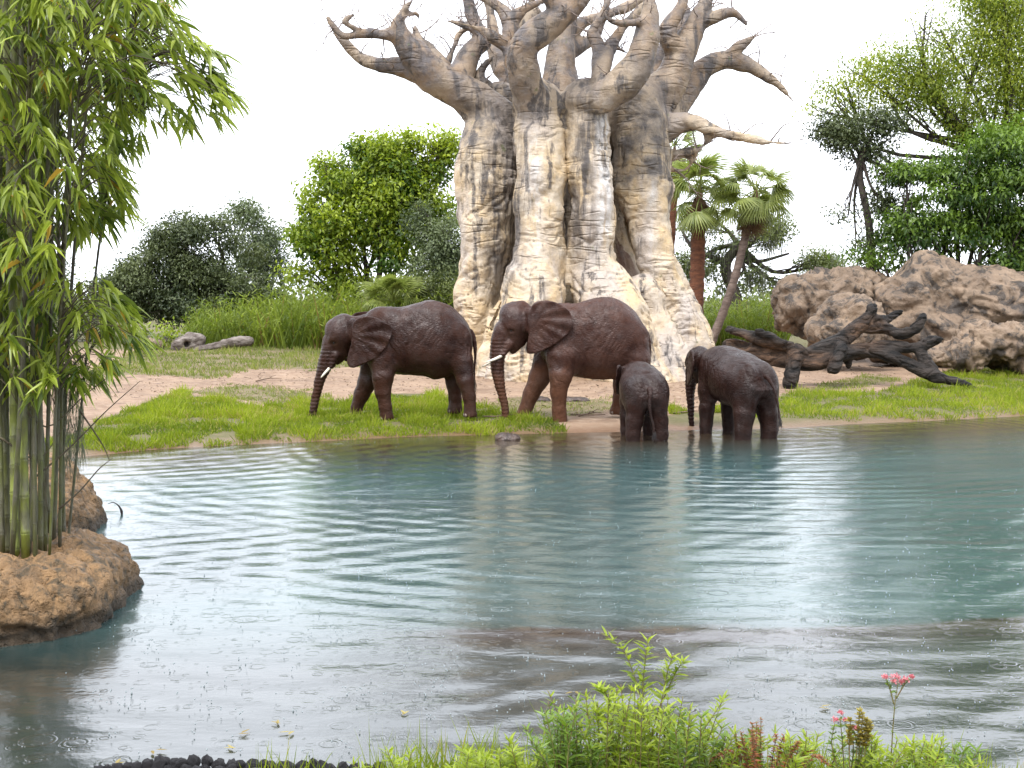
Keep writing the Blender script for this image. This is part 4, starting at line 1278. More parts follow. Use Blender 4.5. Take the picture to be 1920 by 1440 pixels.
# ---- weathered log lying below the big boulder
t = NT("dead_wood")
co = t.coord()
g1 = t.noise(t.n("Mapping", Vector=co, Scale=(0.7, 2.2, 2.2)), 2.4, 6.0, 0.65, 0.4)
g2 = t.noise(co, 1.3, 4.0)
g3 = t.noise(t.n("Mapping", Vector=co, Scale=(1.4, 7, 7)), 2.2, 5.0, 0.7)
col = t.mix(t.ramp(g1, 0.42, 0.60), (0.007, 0.006, 0.0055), (0.042, 0.033, 0.028))
brown = t.mix(t.ramp(g3, 0.4, 0.62), (0.15, 0.085, 0.050), (0.050, 0.030, 0.020))
col = t.mix(t.math('MULTIPLY', t.attr("worn"), t.ramp(g1, 0.36, 0.56, 0.35, 1.0)), col, brown)
bp = t.n("Bump", Height=t.math('ADD', t.math('MULTIPLY', g3, 0.07), t.math('MULTIPLY', g1, 0.06)), Distance=1.0, Strength=1.0)
MAT_DEAD = t.done(t.n("BsdfPrincipled", Base_Color=col, Roughness=0.6, Normal=bp, Specular_IOR_Level=0.25))
gl = gpoint(1480, 728)
YL = gl[1] + 0.5
FL = Field((P(1340, 700, YL)[0], YL - 1.5, -0.1), (P(1865, 700, YL)[0], YL + 1.6, 3.1), 0.032)
LW = []


def lz(rows, k=0.10):
    rr = curve(np.array([(1300 + a / 3.097, 440 + b / 3.097, c, d / 3.097) for a, b, c, d in rows]), 3 * len(rows))
    pts = [P(r[0], r[1], YL + r[2]) for r in rr]; rad = [max(r[3] * 0.78, 1.5) * M_PX(YL + r[2]) for r in rr]
    FL.chain(pts, rad, k)
    return pts, rad


lz([(205, 640, .2, 50), (300, 665, .2, 58), (420, 700, .1, 58), (540, 725, 0, 56), (680, 755, -.1, 50), (820, 715, -.1, 50), (960, 672, 0, 48), (1100, 690, .0, 44), (1240, 750, -.2, 42), (1370, 810, -.4, 40), (1440, 835, -.5, 30), (1560, 862, -.6, 22), (1690, 910, -.7, 9)])
lz([(205, 545, .1, 22), (300, 580, 0, 34), (420, 612, -.1, 42), (540, 650, -.1, 44), (640, 690, -.1, 44)])
lz([(365, 560, -.3, 16), (440, 585, -.3, 20), (520, 630, -.3, 24)])
lz([(590, 680, -.2, 46), (585, 760, -.4, 42), (570, 820, -.5, 50), (562, 880, -.5, 40)])
lz([(860, 650, -.2, 46), (828, 730, -.5, 36), (815, 785, -.6, 36)])
lz([(900, 720, .1, 24), (900, 770, .1, 14)])
lz([(680, 690, 0, 46), (790, 640, .1, 48), (890, 590, .2, 54), (980, 515, .3, 50), (1040, 440, .3, 30), (1035, 425, .3, 26)])
lz([(1010, 540, .3, 46), (1110, 545, .3, 38), (1200, 575, .2, 32), (1270, 560, .1, 34), (1312, 510, 0, 28), (1338, 462, 0, 16)])
lz([(1060, 490, .3, 30), (1130, 490, .5, 24), (1175, 460, .6, 22), (1215, 445, .6, 12)])
lz([(1060, 650, .1, 44), (1200, 655, .1, 38), (1310, 650, .0, 36), (1370, 620, -.1, 34), (1440, 605, -.1, 18)])
lz([(1310, 670, 0, 30), (1350, 740, -.2, 36), (1400, 800, -.3, 36)])
# hollow broken end
FL.cone(P(1362, 640, YL - .3), P(1400, 645, YL + .1), 0.30, 0.14, 0.1, cut=True)
v, f = FL.surface()
v = relax(v, f, 1)
n = vnormals(v, f)
w = fbm(v * 1.3, 2)
g = 0.05 * fbm(v * np.array([0.9, 2.6, 2.6]) + w[:, None] * 0.4, 4) - 0.05 * np.exp(-(perlin(np.column_stack([v[:, 0] * .8, v[:, 1] * 3.4, v[:, 2] * 3.4 + w])) / 0.08) ** 2)
worn = np.zeros(len(v))
qx, qy, _w = project(v)
for ex, ey, rx, ry in ((1425, 663, 75, 22), (1530, 675, 30, 14), (1628, 625, 34, 28), (1385, 640, 26, 16)):
    worn = np.maximum(worn, np.clip(1.4 - np.hypot((qx - ex) / rx, (qy - ey) / ry), 0, 1))
v = v + n * g[:, None]
bl = np.array([P(1600, 700, YL)[0], YL, gl[2]])
tag(link("fallen_tree", mk_mesh("fallen_tree", v - bl, [f], True, {"worn": worn}), MAT_DEAD, loc=tuple(bl)),
    "dark weathered fallen tree with forked broken limbs lying before the boulders", "dead tree")

# ---- two short logs far off on the left
MAT_OLDLOG = plain_material("old_log", (0.22, 0.19, 0.17), (0.09, 0.07, 0.06), 2.5, 0.85, 0.06, 7, 5, 0.3, (1, 2, 2), (0.38, 0.62))


def far_log(label, rows, Y, hole=None):
    pts = [P(a, b, Y + c) for a, b, c, d in rows]; rad = [d * M_PX(Y) for a, b, c, d in rows]
    lo = np.min(pts, 0) - max(rad) - .3; hi = np.max(pts, 0) + max(rad) + .3
    F = Field(lo, hi, 0.04)
    F.chain(pts, rad, 0.1)
    if hole: F.cone(P(hole[0], hole[1], Y - 1.0), P(hole[0], hole[1], Y), hole[2] * M_PX(Y), hole[2] * M_PX(Y) * .6, 0.08, cut=True)
    v, f = F.surface(); n = vnormals(v, f)
    v = v + n * (0.09 * fbm(v * np.array([1.0, 2.2, 2.2]), 4))[:, None]
    b = np.array([np.mean([p[0] for p in pts]), Y, v[:, 2].min()])
    tag(link("log", mk_mesh("log", v - b, [f], True), MAT_OLDLOG, loc=tuple(b)), label, "log")


YF = gpoint(360, 658)[1] + 0.4
far_log("thick hollow stump of grey log at the foot of the round dark tree", [(338, 648, 0, 17), (356, 642, 0, 19), (372, 640, .1, 15)], YF, (350, 645, 8))
far_log("long thin grey log lying right of the hollow stump", [(362, 655, -.2, 5), (390, 651, 0, 7), (420, 645, 0, 8), (450, 640, 0, 9), (466, 638, 0, 9)], YF)
sdf_rock("stone", "small pale stone in the grass left of the hollow stump", [(275, 647, 0, 14, 7, .3), (288, 645, 0, 8, 5, .25)], 47.0, 0.04, MAT_BOULDER, 0.05, 2.0, 0.04, cat="stone")

# ================================================================ TREES
MAT_BARK = plain_material("tree_bark", (0.075, 0.058, 0.047), (0.030, 0.024, 0.021), 3, 0.9, 0.03, 9)
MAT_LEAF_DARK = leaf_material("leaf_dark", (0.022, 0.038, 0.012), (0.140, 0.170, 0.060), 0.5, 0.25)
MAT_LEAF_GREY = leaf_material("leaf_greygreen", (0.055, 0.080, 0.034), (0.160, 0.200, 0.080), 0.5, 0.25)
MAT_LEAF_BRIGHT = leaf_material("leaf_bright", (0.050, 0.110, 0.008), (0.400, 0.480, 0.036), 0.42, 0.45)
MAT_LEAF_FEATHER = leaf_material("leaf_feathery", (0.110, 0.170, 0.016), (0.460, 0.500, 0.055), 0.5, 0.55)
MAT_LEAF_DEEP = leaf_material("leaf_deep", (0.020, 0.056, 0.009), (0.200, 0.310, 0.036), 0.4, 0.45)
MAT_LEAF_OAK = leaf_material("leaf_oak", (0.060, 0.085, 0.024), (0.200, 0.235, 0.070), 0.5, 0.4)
MAT_MOSS = leaf_material("hanging_moss", (0.11, 0.12, 0.085), (0.20, 0.21, 0.15), 0.8, 0.3)


def make_tree(name, label, base, lobes, Y, mat, n_tips, per, leaf, seed, trunk_r=0.22, flat=0.8, clump=0.42, shell=0.45, group="trees behind the clearing",
              forks=None, bright_top=0.25, twigs=7, moss=0, kind='quad', wl=0.5, cat="tree", droop=0.15, bark=None, sub_tips=22, sub_r=0.55):
    rs = np.random.RandomState(seed)
    gb = P(base[0], base[1], Y)
    gb[2] = float(ground(gb[0:1], gb[1:2])[0])
    C = np.array([P(l[0], l[1], Y + (l[4] if len(l) > 4 else 0)) for l in lobes])
    R = np.array([(l[2] * M_PX(Y), 0.5 * (l[2] + l[3]) * M_PX(Y), l[3] * M_PX(Y)) for l in lobes])
    wgt = (R.prod(1)) ** (0.62); wgt /= wgt.sum()
    # each lobe is a cluster of uneven leaf masses with gaps between them
    n_sub = max(len(lobes) * 3, int(n_tips / sub_tips))
    ks = rs.choice(len(lobes), n_sub, p=wgt)
    ds = unit(rs.normal(size=(n_sub, 3)) + np.array([0, -0.15, 0.15]))
    rsub = (shell ** 3 + (1 - shell ** 3) * rs.rand(n_sub)) ** (1 / 3) * rs.uniform(0.9, 1.12, n_sub)
    cs_ = C[ks] + ds * rsub[:, None] * R[ks]
    rr_ = sub_r * rs.uniform(0.4, 1.5, n_sub) ** 1.2
    wt = rr_ ** 2; wt /= wt.sum()
    si = rs.choice(n_sub, n_tips, p=wt)
    k = ks[si]
    dv = unit(rs.normal(size=(n_tips, 3)) + np.array([0, 0, 0.25]))
    tips = cs_[si] + dv * (rs.rand(n_tips) ** 0.45 * rr_[si])[:, None] * np.array([1.15, 1.15, 0.85 if flat > 0.5 else 0.45])
    out = unit(dv + 0.6 * ds[si])
    stint = rs.normal(0, 0.19, n_sub)
    n = n_tips * per
    kk = np.repeat(np.arange(n_tips), per)
    off = np.clip(rs.normal(size=(n, 3)), -1.5, 1.5) * clump * np.array([1, 1, flat]) * rs.uniform(0.6, 1.3, n_tips)[kk][:, None]
    c = tips[kk] + off
    ax = unit(rs.normal(size=(n, 3)) + 0.8 * unit(off) + np.array([0, 0, -0.35]))
    nr = unit(rs.normal(size=(n, 3)) * 0.7 + 0.6 * out[kk] + np.array([0, 0, 0.9]))
    L = leaf * rs.uniform(0.65, 1.35, n)
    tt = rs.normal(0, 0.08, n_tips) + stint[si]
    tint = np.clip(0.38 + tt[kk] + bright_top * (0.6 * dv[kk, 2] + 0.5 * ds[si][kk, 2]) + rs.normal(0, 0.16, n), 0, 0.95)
    root = thing(name, label, cat, tuple(gb), 0.0, group)
    mb = MB()
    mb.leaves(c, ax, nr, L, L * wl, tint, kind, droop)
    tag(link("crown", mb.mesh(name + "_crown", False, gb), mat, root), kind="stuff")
    # trunk, limbs, twigs
    mt = MB()
    top = C.mean(0); top[2] = gb[2] + 0.45 * (C[:, 2].min() - gb[2]) + 0.2
    if forks:
        fk = [np.array([*P(a, b, Y + c_)]) for a, b, c_ in forks]
        top = fk[-1]
        path = curve(np.array([gb - [0, 0, .2]] + fk), 12)
    else:
        path = curve(np.array([gb - [0, 0, .2], (gb + top) / 2 + rs.normal(0, .1, 3), top]), 8)
    mt.tube(path, np.linspace(trunk_r * 1.15, trunk_r * 0.75, len(path)), 9)
    for i, cc in enumerate(C):
        src = path[-1 - rs.randint(0, min(4, len(path) - 1))] if len(path) > 4 else top
        mid = src * 0.5 + cc * 0.5 + rs.normal(0, 0.12, 3) * np.linalg.norm(cc - src) + np.array([0, 0, -0.05]) * np.linalg.norm(cc - src)
        p1 = curve(np.array([src, mid, cc]), 9)
        r0 = trunk_r * (0.62 if len(lobes) < 6 else 0.5)
        mt.tube(p1, np.linspace(r0, r0 * 0.35, 9), 7)
        mine = np.where(k == i)[0]
        for j in mine[:twigs]:
            s0 = p1[rs.randint(4, 9)]
            m2 = s0 * 0.5 + tips[j] * 0.5 + rs.normal(0, 0.12, 3)
            mt.tube(curve(np.array([s0, m2, tips[j]]), 5), np.linspace(r0 * 0.3, 0.012, 5), 5)
    link("trunk", mt.mesh(name + "_trunk", True, gb), bark or MAT_BARK, root)
    if moss:
        mm = MB()
        idx = rs.choice(n_tips, moss)
        p0 = np.repeat(tips[idx], 14, 0) + rs.normal(0, 0.14, (moss * 14, 3))
        m_ = len(p0)
        mm.leaves(p0, np.column_stack([rs.normal(0, .08, m_), rs.normal(0, .08, m_), -np.ones(m_)]), rs.normal(size=(m_, 3)), rs.uniform(0.4, 1.5, m_), 0.035, rs.rand(m_), 'blade')
        tag(link("hanging_moss", mm.mesh("moss", False, gb), MAT_MOSS, root), kind="stuff")
    return root


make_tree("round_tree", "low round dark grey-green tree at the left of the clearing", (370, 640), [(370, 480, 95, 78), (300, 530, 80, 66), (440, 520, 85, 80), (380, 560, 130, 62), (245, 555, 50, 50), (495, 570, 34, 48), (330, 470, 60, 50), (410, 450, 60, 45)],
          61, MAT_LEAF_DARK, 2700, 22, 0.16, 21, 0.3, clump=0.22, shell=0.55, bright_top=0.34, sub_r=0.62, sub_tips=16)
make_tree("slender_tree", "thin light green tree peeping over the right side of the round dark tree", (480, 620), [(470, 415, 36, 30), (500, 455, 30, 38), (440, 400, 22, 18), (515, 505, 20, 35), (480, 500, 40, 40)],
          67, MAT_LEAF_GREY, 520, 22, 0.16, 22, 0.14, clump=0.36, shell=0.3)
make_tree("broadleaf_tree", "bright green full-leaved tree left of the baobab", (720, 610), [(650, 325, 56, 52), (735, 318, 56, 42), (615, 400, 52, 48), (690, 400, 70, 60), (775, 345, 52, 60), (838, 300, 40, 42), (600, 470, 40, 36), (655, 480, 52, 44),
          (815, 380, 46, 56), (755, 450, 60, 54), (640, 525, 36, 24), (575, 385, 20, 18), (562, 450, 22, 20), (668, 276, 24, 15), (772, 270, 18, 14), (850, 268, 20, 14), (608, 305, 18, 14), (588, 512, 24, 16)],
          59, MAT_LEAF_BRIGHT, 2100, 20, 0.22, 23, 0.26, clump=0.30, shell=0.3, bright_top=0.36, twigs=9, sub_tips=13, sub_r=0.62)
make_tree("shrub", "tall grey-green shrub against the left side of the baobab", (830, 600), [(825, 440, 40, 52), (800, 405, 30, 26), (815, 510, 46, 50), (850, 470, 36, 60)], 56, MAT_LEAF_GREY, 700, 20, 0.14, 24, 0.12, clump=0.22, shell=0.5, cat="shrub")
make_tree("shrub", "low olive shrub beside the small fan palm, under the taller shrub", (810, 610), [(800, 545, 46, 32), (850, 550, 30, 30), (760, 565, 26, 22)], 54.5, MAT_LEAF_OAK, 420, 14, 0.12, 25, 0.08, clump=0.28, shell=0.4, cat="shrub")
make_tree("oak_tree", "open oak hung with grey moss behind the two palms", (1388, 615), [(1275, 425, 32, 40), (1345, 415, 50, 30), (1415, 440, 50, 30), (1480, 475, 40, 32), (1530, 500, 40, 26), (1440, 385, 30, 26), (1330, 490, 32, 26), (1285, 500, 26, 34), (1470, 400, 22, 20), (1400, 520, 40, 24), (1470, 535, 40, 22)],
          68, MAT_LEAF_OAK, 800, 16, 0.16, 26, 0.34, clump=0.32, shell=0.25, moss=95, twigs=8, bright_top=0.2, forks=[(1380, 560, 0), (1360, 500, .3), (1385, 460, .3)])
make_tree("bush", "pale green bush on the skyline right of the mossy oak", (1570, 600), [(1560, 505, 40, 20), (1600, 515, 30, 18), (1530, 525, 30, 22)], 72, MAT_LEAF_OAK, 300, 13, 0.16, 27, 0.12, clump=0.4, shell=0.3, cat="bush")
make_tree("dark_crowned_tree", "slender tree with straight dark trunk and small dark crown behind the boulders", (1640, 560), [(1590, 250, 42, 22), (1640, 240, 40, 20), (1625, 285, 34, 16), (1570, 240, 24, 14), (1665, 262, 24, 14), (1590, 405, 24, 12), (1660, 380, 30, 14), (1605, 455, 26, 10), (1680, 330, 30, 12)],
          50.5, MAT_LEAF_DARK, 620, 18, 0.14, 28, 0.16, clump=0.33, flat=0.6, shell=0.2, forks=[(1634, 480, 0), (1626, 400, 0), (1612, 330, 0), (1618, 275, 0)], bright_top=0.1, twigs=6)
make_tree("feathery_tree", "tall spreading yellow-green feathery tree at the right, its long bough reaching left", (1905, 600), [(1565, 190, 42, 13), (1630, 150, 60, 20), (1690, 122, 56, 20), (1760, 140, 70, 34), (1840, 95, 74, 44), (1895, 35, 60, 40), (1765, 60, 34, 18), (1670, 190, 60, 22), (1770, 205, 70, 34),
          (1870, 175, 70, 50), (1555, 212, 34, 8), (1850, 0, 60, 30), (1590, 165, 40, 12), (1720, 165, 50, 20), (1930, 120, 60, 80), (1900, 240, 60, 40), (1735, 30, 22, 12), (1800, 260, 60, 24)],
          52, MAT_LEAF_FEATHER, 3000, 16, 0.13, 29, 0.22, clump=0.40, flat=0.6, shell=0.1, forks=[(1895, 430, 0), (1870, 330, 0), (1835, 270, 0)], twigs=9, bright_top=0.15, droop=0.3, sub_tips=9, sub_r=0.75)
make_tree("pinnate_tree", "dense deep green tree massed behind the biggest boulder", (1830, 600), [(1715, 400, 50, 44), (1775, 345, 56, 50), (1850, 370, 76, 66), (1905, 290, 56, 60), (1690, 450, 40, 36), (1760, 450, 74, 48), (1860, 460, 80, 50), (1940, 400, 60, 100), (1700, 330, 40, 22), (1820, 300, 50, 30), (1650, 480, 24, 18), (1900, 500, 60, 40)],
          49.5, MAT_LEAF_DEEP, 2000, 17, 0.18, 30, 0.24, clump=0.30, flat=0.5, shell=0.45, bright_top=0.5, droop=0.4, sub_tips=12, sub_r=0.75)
make_tree("shrub", "hazy grey-green thicket glimpsed behind the bamboo", (90, 640), [(120, 560, 90, 50), (30, 530, 80, 70), (190, 575, 50, 36), (-60, 520, 80, 90)], 58, MAT_LEAF_GREY, 900, 14, 0.15, 31, 0.15, clump=0.36, shell=0.5, cat="shrub")
make_tree("small_plant", "little bushy plant beside the hollow stump", (308, 645), [(310, 634, 12, 10), (318, 640, 9, 6)], 52, MAT_LEAF_BRIGHT, 40, 9, 0.16, 32, 0.03, clump=0.12, shell=0.3, cat="plant", group="weeds on the clearing", twigs=3)

# unseen wood added behind and beside the viewer to cut low sky light
MAT_WOODLEAF = leaf_material("wood_leaf", (0.018, 0.034, 0.010), (0.070, 0.105, 0.030), 0.6, 0.2)
rs = np.random.RandomState(41)
mb = MB()
nT = 5200
az = rs.uniform(math.radians(52), math.radians(308), nT)
rd = rs.uniform(26, 38, nT)
x = np.sin(az) * rd * 1.25; y = np.cos(az) * rd + 4
hmax = 10.5 + 3.0 * perlin(np.column_stack([az * 3, 0 * az, 0 * az])) + 1.5 * perlin(np.column_stack([az * 12, 0 * az, 0 * az]))
c = np.column_stack([x, y, hmax * rs.rand(nT)])
kk = np.repeat(np.arange(nT), 5)
cc = c[kk] + rs.normal(0, 0.6, (len(kk), 3))
mb.leaves(cc, rs.normal(size=(len(kk), 3)), rs.normal(size=(len(kk), 3)) + [0, 0, .6], rs.uniform(.6, 1.1, len(kk)), 0.55, np.clip(rs.normal(.4, .2, len(kk)), 0, .95), 'quad')
tag(link("unseen_wood_screen", mb.mesh("unseen_wood_screen"), MAT_WOODLEAF), "unseen wood added behind and beside the viewer to block low sky light", "wood", kind="stuff")

# far wood that closes the horizon
rs = np.random.RandomState(40)
mb = MB()
nT = 5200
x = rs.uniform(-75, 75, nT); y = rs.uniform(82, 104, nT)
zg = ground(x, y)
hmax = 2.3 + 1.3 * perlin(np.column_stack([x * 0.16, y * 0.02, 0 * x])) + 0.6 * perlin(np.column_stack([x * 0.6, y * 0.1, 0 * x]))
c = np.column_stack([x, y, zg + hmax * rs.rand(nT)])
kk = np.repeat(np.arange(nT), 6)
cc = c[kk] + rs.normal(0, 0.5, (len(kk), 3))
mb.leaves(cc, rs.normal(size=(len(kk), 3)), rs.normal(size=(len(kk), 3)) + [0, 0, .8], rs.uniform(.3, .6, len(kk)), 0.25, np.clip(rs.normal(.4, .2, len(kk)) + 0.15 * (c[kk, 2] - 2), 0, .95), 'quad')
tag(link("far_wood", mb.mesh("far_wood"), MAT_LEAF_OAK), "far low wood closing the horizon behind the clearing", "wood", kind="stuff")

# ================================================================ FAN PALMS
MAT_FROND = leaf_material("palm_frond", (0.130, 0.175, 0.036), (0.360, 0.400, 0.120), 0.4, 0.45)
MAT_DEADFROND = leaf_material("dead_frond", (0.080, 0.042, 0.022), (0.260, 0.160, 0.090), 0.8, 0.15)
MAT_PALMTRUNK = plain_material("palm_trunk_red", (0.165, 0.066, 0.035), (0.085, 0.036, 0.022), 3, 0.9, 0.05, 6, 5, 0.3, (1, 1, 3))
MAT_PALMTRUNK2 = plain_material("palm_trunk_grey", (0.200, 0.150, 0.125), (0.105, 0.075, 0.062), 3, 0.9, 0.04, 6, 5, 0.3, (1, 1, 3))


def fan_mesh(name, pet, rad, seg, droop, rs, spread=1.9, ragged=0.1):
    mb = MB()
    pts = np.array([[0, 0, 0], [pet * .5, 0, pet * .05], [pet, 0, 0]])
    mb.tube(pts, [0.035, 0.025, 0.02], 5, 0.6)
    a = np.linspace(-spread, spread, seg)
    ax = np.column_stack([np.cos(a), np.sin(a), 0.12 * np.cos(a * 2)])
    c = np.tile([[pet, 0, 0]], (seg, 1))
    nr = np.column_stack([0 * a, 0.25 * np.where(np.arange(seg) % 2, 1, -1), 1 + 0 * a])
    L = rad * (0.82 + 0.18 * np.cos(a * 0.6)) * rs.uniform(1 - ragged, 1, seg)
    mb.leaves(c, ax, nr, L, rad * 2 * spread / seg * 0.5, np.clip(rs.normal(.5, .18, seg), 0, .95), 'lance', droop=droop)
    return mb.mesh(name)


def fan_palm(label, base, crown, Y, cr, trunk_r, mat_t, seed, fronds=34, dead=22, skirt=1.3, stub=False):
    rs = np.random.RandomState(seed)
    gb = P(base[0], base[1], Y); gb[2] = float(ground(gb[0:1], gb[1:2])[0])
    top = P(crown[0], crown[1], Y)
    root = thing("fan_palm", label, "palm tree", tuple(gb), 0.0, "fan palms")
    path = curve(np.array([gb - [0, 0, .1], gb * .55 + top * .45 + [0.12 * (top[0] - gb[0]), 0, 0], top]), 30) - gb
    rr = np.linspace(trunk_r * 1.15, trunk_r, 30) * (1 + 0.09 * np.sin(np.arange(30) * 2.6))
    if not stub:
        mt = MB(); mt.tube(path[:26], rr[:26], 14)
        link("trunk", mt.mesh("palm_trunk", True), mat_t, root)
    vs = [fan_mesh("frond", cr * 0.62, cr * 0.62, 22, dr, rs, 1.6) for dr in (0.35, 0.6, 0.9)]
    tl = top - gb
    for i in range(fronds):
        e = rs.uniform(-1.0, 1.2) if not stub else rs.uniform(0.0, 1.3)
        az = i * 2.399 + rs.uniform(-.3, .3)
        o = link("frond", vs[i % 3], MAT_FROND, root, loc=tuple(tl + [0, 0, rs.uniform(-.7, .15) if not stub else 0.0]))
        o.rotation_euler = Matrix.Rotation(az, 3, 'Z').to_euler() if False else (Matrix.Rotation(az, 3, 'Z') @ Matrix.Rotation(-e, 3, 'Y') @ Matrix.Rotation(rs.uniform(-.5, .5), 3, 'X')).to_euler()
        s = rs.uniform(0.8, 1.1); o.scale = (s, s, s)
    if dead:
        dm = [fan_mesh("dead_frond", cr * 0.3, cr * 0.55, 14, 0.9, rs, 0.9, 0.35) for _ in range(2)]
        ax = unit(tl[None])[0]
        for i in range(dead):
            e = -rs.uniform(1.15, 1.5)
            az = i * 2.399
            o = link("dead_frond", dm[i % 2], MAT_DEADFROND, root, loc=tuple(tl - ax * rs.uniform(0.0, skirt * 0.45)))
            o.rotation_euler = (Matrix.Rotation(az, 3, 'Z') @ Matrix.Rotation(-e, 3, 'Y')).to_euler()
    return root


fan_palm("fan palm with straight rusty red trunk just right of the baobab", (1302, 612), (1312, 345), 54, 1.75, 0.30, MAT_PALMTRUNK, 51, 36, 30, 1.6)
fan_palm("leaning fan palm with slim grey trunk and brown skirt", (1326, 612), (1418, 350), 53, 1.65, 0.165, MAT_PALMTRUNK2, 52, 36, 36, 2.2)
fan_palm("fan palm whose fronds show behind the baobab's lowest limb", (1238, 612), (1266, 272), 58, 1.4, 0.25, MAT_PALMTRUNK, 53, 26, 14, 1.2)
fan_palm("small stemless fan palm in front of the reeds", (735, 612), (737, 566), 53.5, 1.45, 0.15, MAT_PALMTRUNK2, 54, 30, 0, stub=True)

# ================================================================ NEAR LEFT: PLANTER ROCKS AND BAMBOO
sdf_rock("planter_rock", "rough orange-brown rock holding the bamboo, rising from the water at lower left", [(-5.3, 11.5, -0.02, 1.60, 1.15, 0.60), (-6.0, 10.65, -0.05, 1.55, 0.95, 0.58), (-5.0, 10.95, 0.0, 1.1, 0.75, 0.57)],
         0, 0.028, MAT_PLANTER, 0.06, 1.5, 0.04, -0.35, px=False, smooth=0.2, pw=5.0, rough=0.022)
sdf_rock("planter_rock", "smaller tapered brown rock just behind the bamboo stems", [(-5.78, 15.5, -0.1, 0.60, 0.8, 0.70), (-6.05, 15.7, 0.05, 0.58, 0.8, 0.80), (-6.7, 15.8, 0.1, 0.9, 0.9, 0.8)],
         0, 0.03, MAT_PLANTER, 0.05, 1.5, 0.03, -0.35, px=False, smooth=0.25, pw=2.4)
MAT_MULCH = plain_material("mulch", (0.14, 0.062, 0.030), (0.065, 0.032, 0.018), 9, 0.9, 0.05, 24, 6)
rs = np.random.RandomState(60)
u = np.linspace(-1, 1, 44)
UX, UY = np.meshgrid(u, u, indexing='ij')
sv = np.stack([-5.15 + 0.95 * UX, 11.75 + 0.75 * UY, 0.45 + 0.13 * (1 - np.maximum(np.abs(UX), np.abs(UY)) ** 3) + 0.02 * perlin(np.column_stack([UX.ravel() * 6, UY.ravel() * 6, 0 * UX.ravel()])).reshape(UX.shape)], -1).reshape(-1, 3)
ii, jj = np.meshgrid(np.arange(43), np.arange(43), indexing='ij')
sf = np.stack([ii * 44 + jj, (ii + 1) * 44 + jj, (ii + 1) * 44 + jj + 1, ii * 44 + jj + 1], -1).reshape(-1, 4)
tag(link("planting_soil", mk_mesh("soil", sv, [sf], True), MAT_MULCH), "reddish mulch at the foot of the bamboo", kind="structure")
MAT_CULM = None
t = NT("bamboo_culm")
co = t.coord()
col = t.mix(t.attr("tint"), (0.034, 0.030, 0.018), (0.215, 0.250, 0.045))
col = t.mix(t.ramp(t.noise(t.n("Mapping", Vector=co, Scale=(3, 3, 1.2)), 3.0, 5.0), 0.42, 0.60, 0.0, 0.8), col, (0.105, 0.098, 0.072))
col = t.mix(t.ramp(t.noise(t.n("Mapping", Vector=co, Scale=(5, 5, 0.6), Location=(3, 1, 4)), 2.0, 5.0), 0.56, 0.68, 0.0, 0.8), col, (0.035, 0.028, 0.018))
MAT_CULM = t.done(t.n("BsdfPrincipled", Base_Color=col, Roughness=0.42, Normal=t.n("Bump", Height=t.noise(t.n("Mapping", Vector=co, Scale=(12, 12, 2)), 6.0, 4.0), Distance=0.012, Strength=1.0)))
MAT_BAMBOO = leaf_material("bamboo_leaf", (0.060, 0.110, 0.012), (0.480, 0.560, 0.085), 0.36, 0.5, (0.46, 0.30, 0.05))
MAT_BTWIG = plain_material("bamboo_twig", (0.10, 0.085, 0.045), (0.055, 0.04, 0.028), 8, 0.7, 0.01, 30)

bb = np.array([-4.6, 11.7, 0.6])
root_bam = thing("bamboo_clump", "tall dense bamboo clump with drooping leaves on the rock at the left", "bamboo", tuple(bb))
rs = np.random.RandomState(61)
culms, culm_obs = [], []
spec = [  # foot px, depth, top px at photo y=-60, radius m, tint
    (28, 11.0, 5, .045, .75), (48, 10.95, 20, .043, .85), (14, 11.3, -20, .042, .25), (76, 11.1, 120, .032, .23), (100, 11.5, 150, .034, .17), (110, 11.6, 190, .024, .12), (62, 11.4, 60, .036, .20),
    (88, 11.3, 60, .022, .30), (8, 11.6, 35, .044, .17), (-15, 11.2, -40, .045, .25), (-30, 11.7, 10, .045, .15), (36, 11.9, 75, .040, .10), (120, 12.0, 95, .030, .15), (-50, 11.4, -90, .045, .20), (70, 12.1, 40, .040, .12),
    (20, 12.2, 0, .042, .10), (-5, 12.3, 70, .040, .07), (55, 12.3, 130, .034, .10), (84, 11.2, 100, .026, .18), (22, 10.9, 60, .03, .2), (66, 10.9, 30, .026, .12), (38, 11.2, 95, .028, .2), (5, 11.0, -10, .03, .25), (112, 11.3, 140, .022, .15), (92, 10.95, 170, .018, .3), (54, 11.1, 110, .022, .3), (96, 12.2, 20, .034, .15), (-40, 12.2, -60, .044, .10), (128, 11.8, 260, .018, .15), (44, 11.6, -30, .040, .15)]
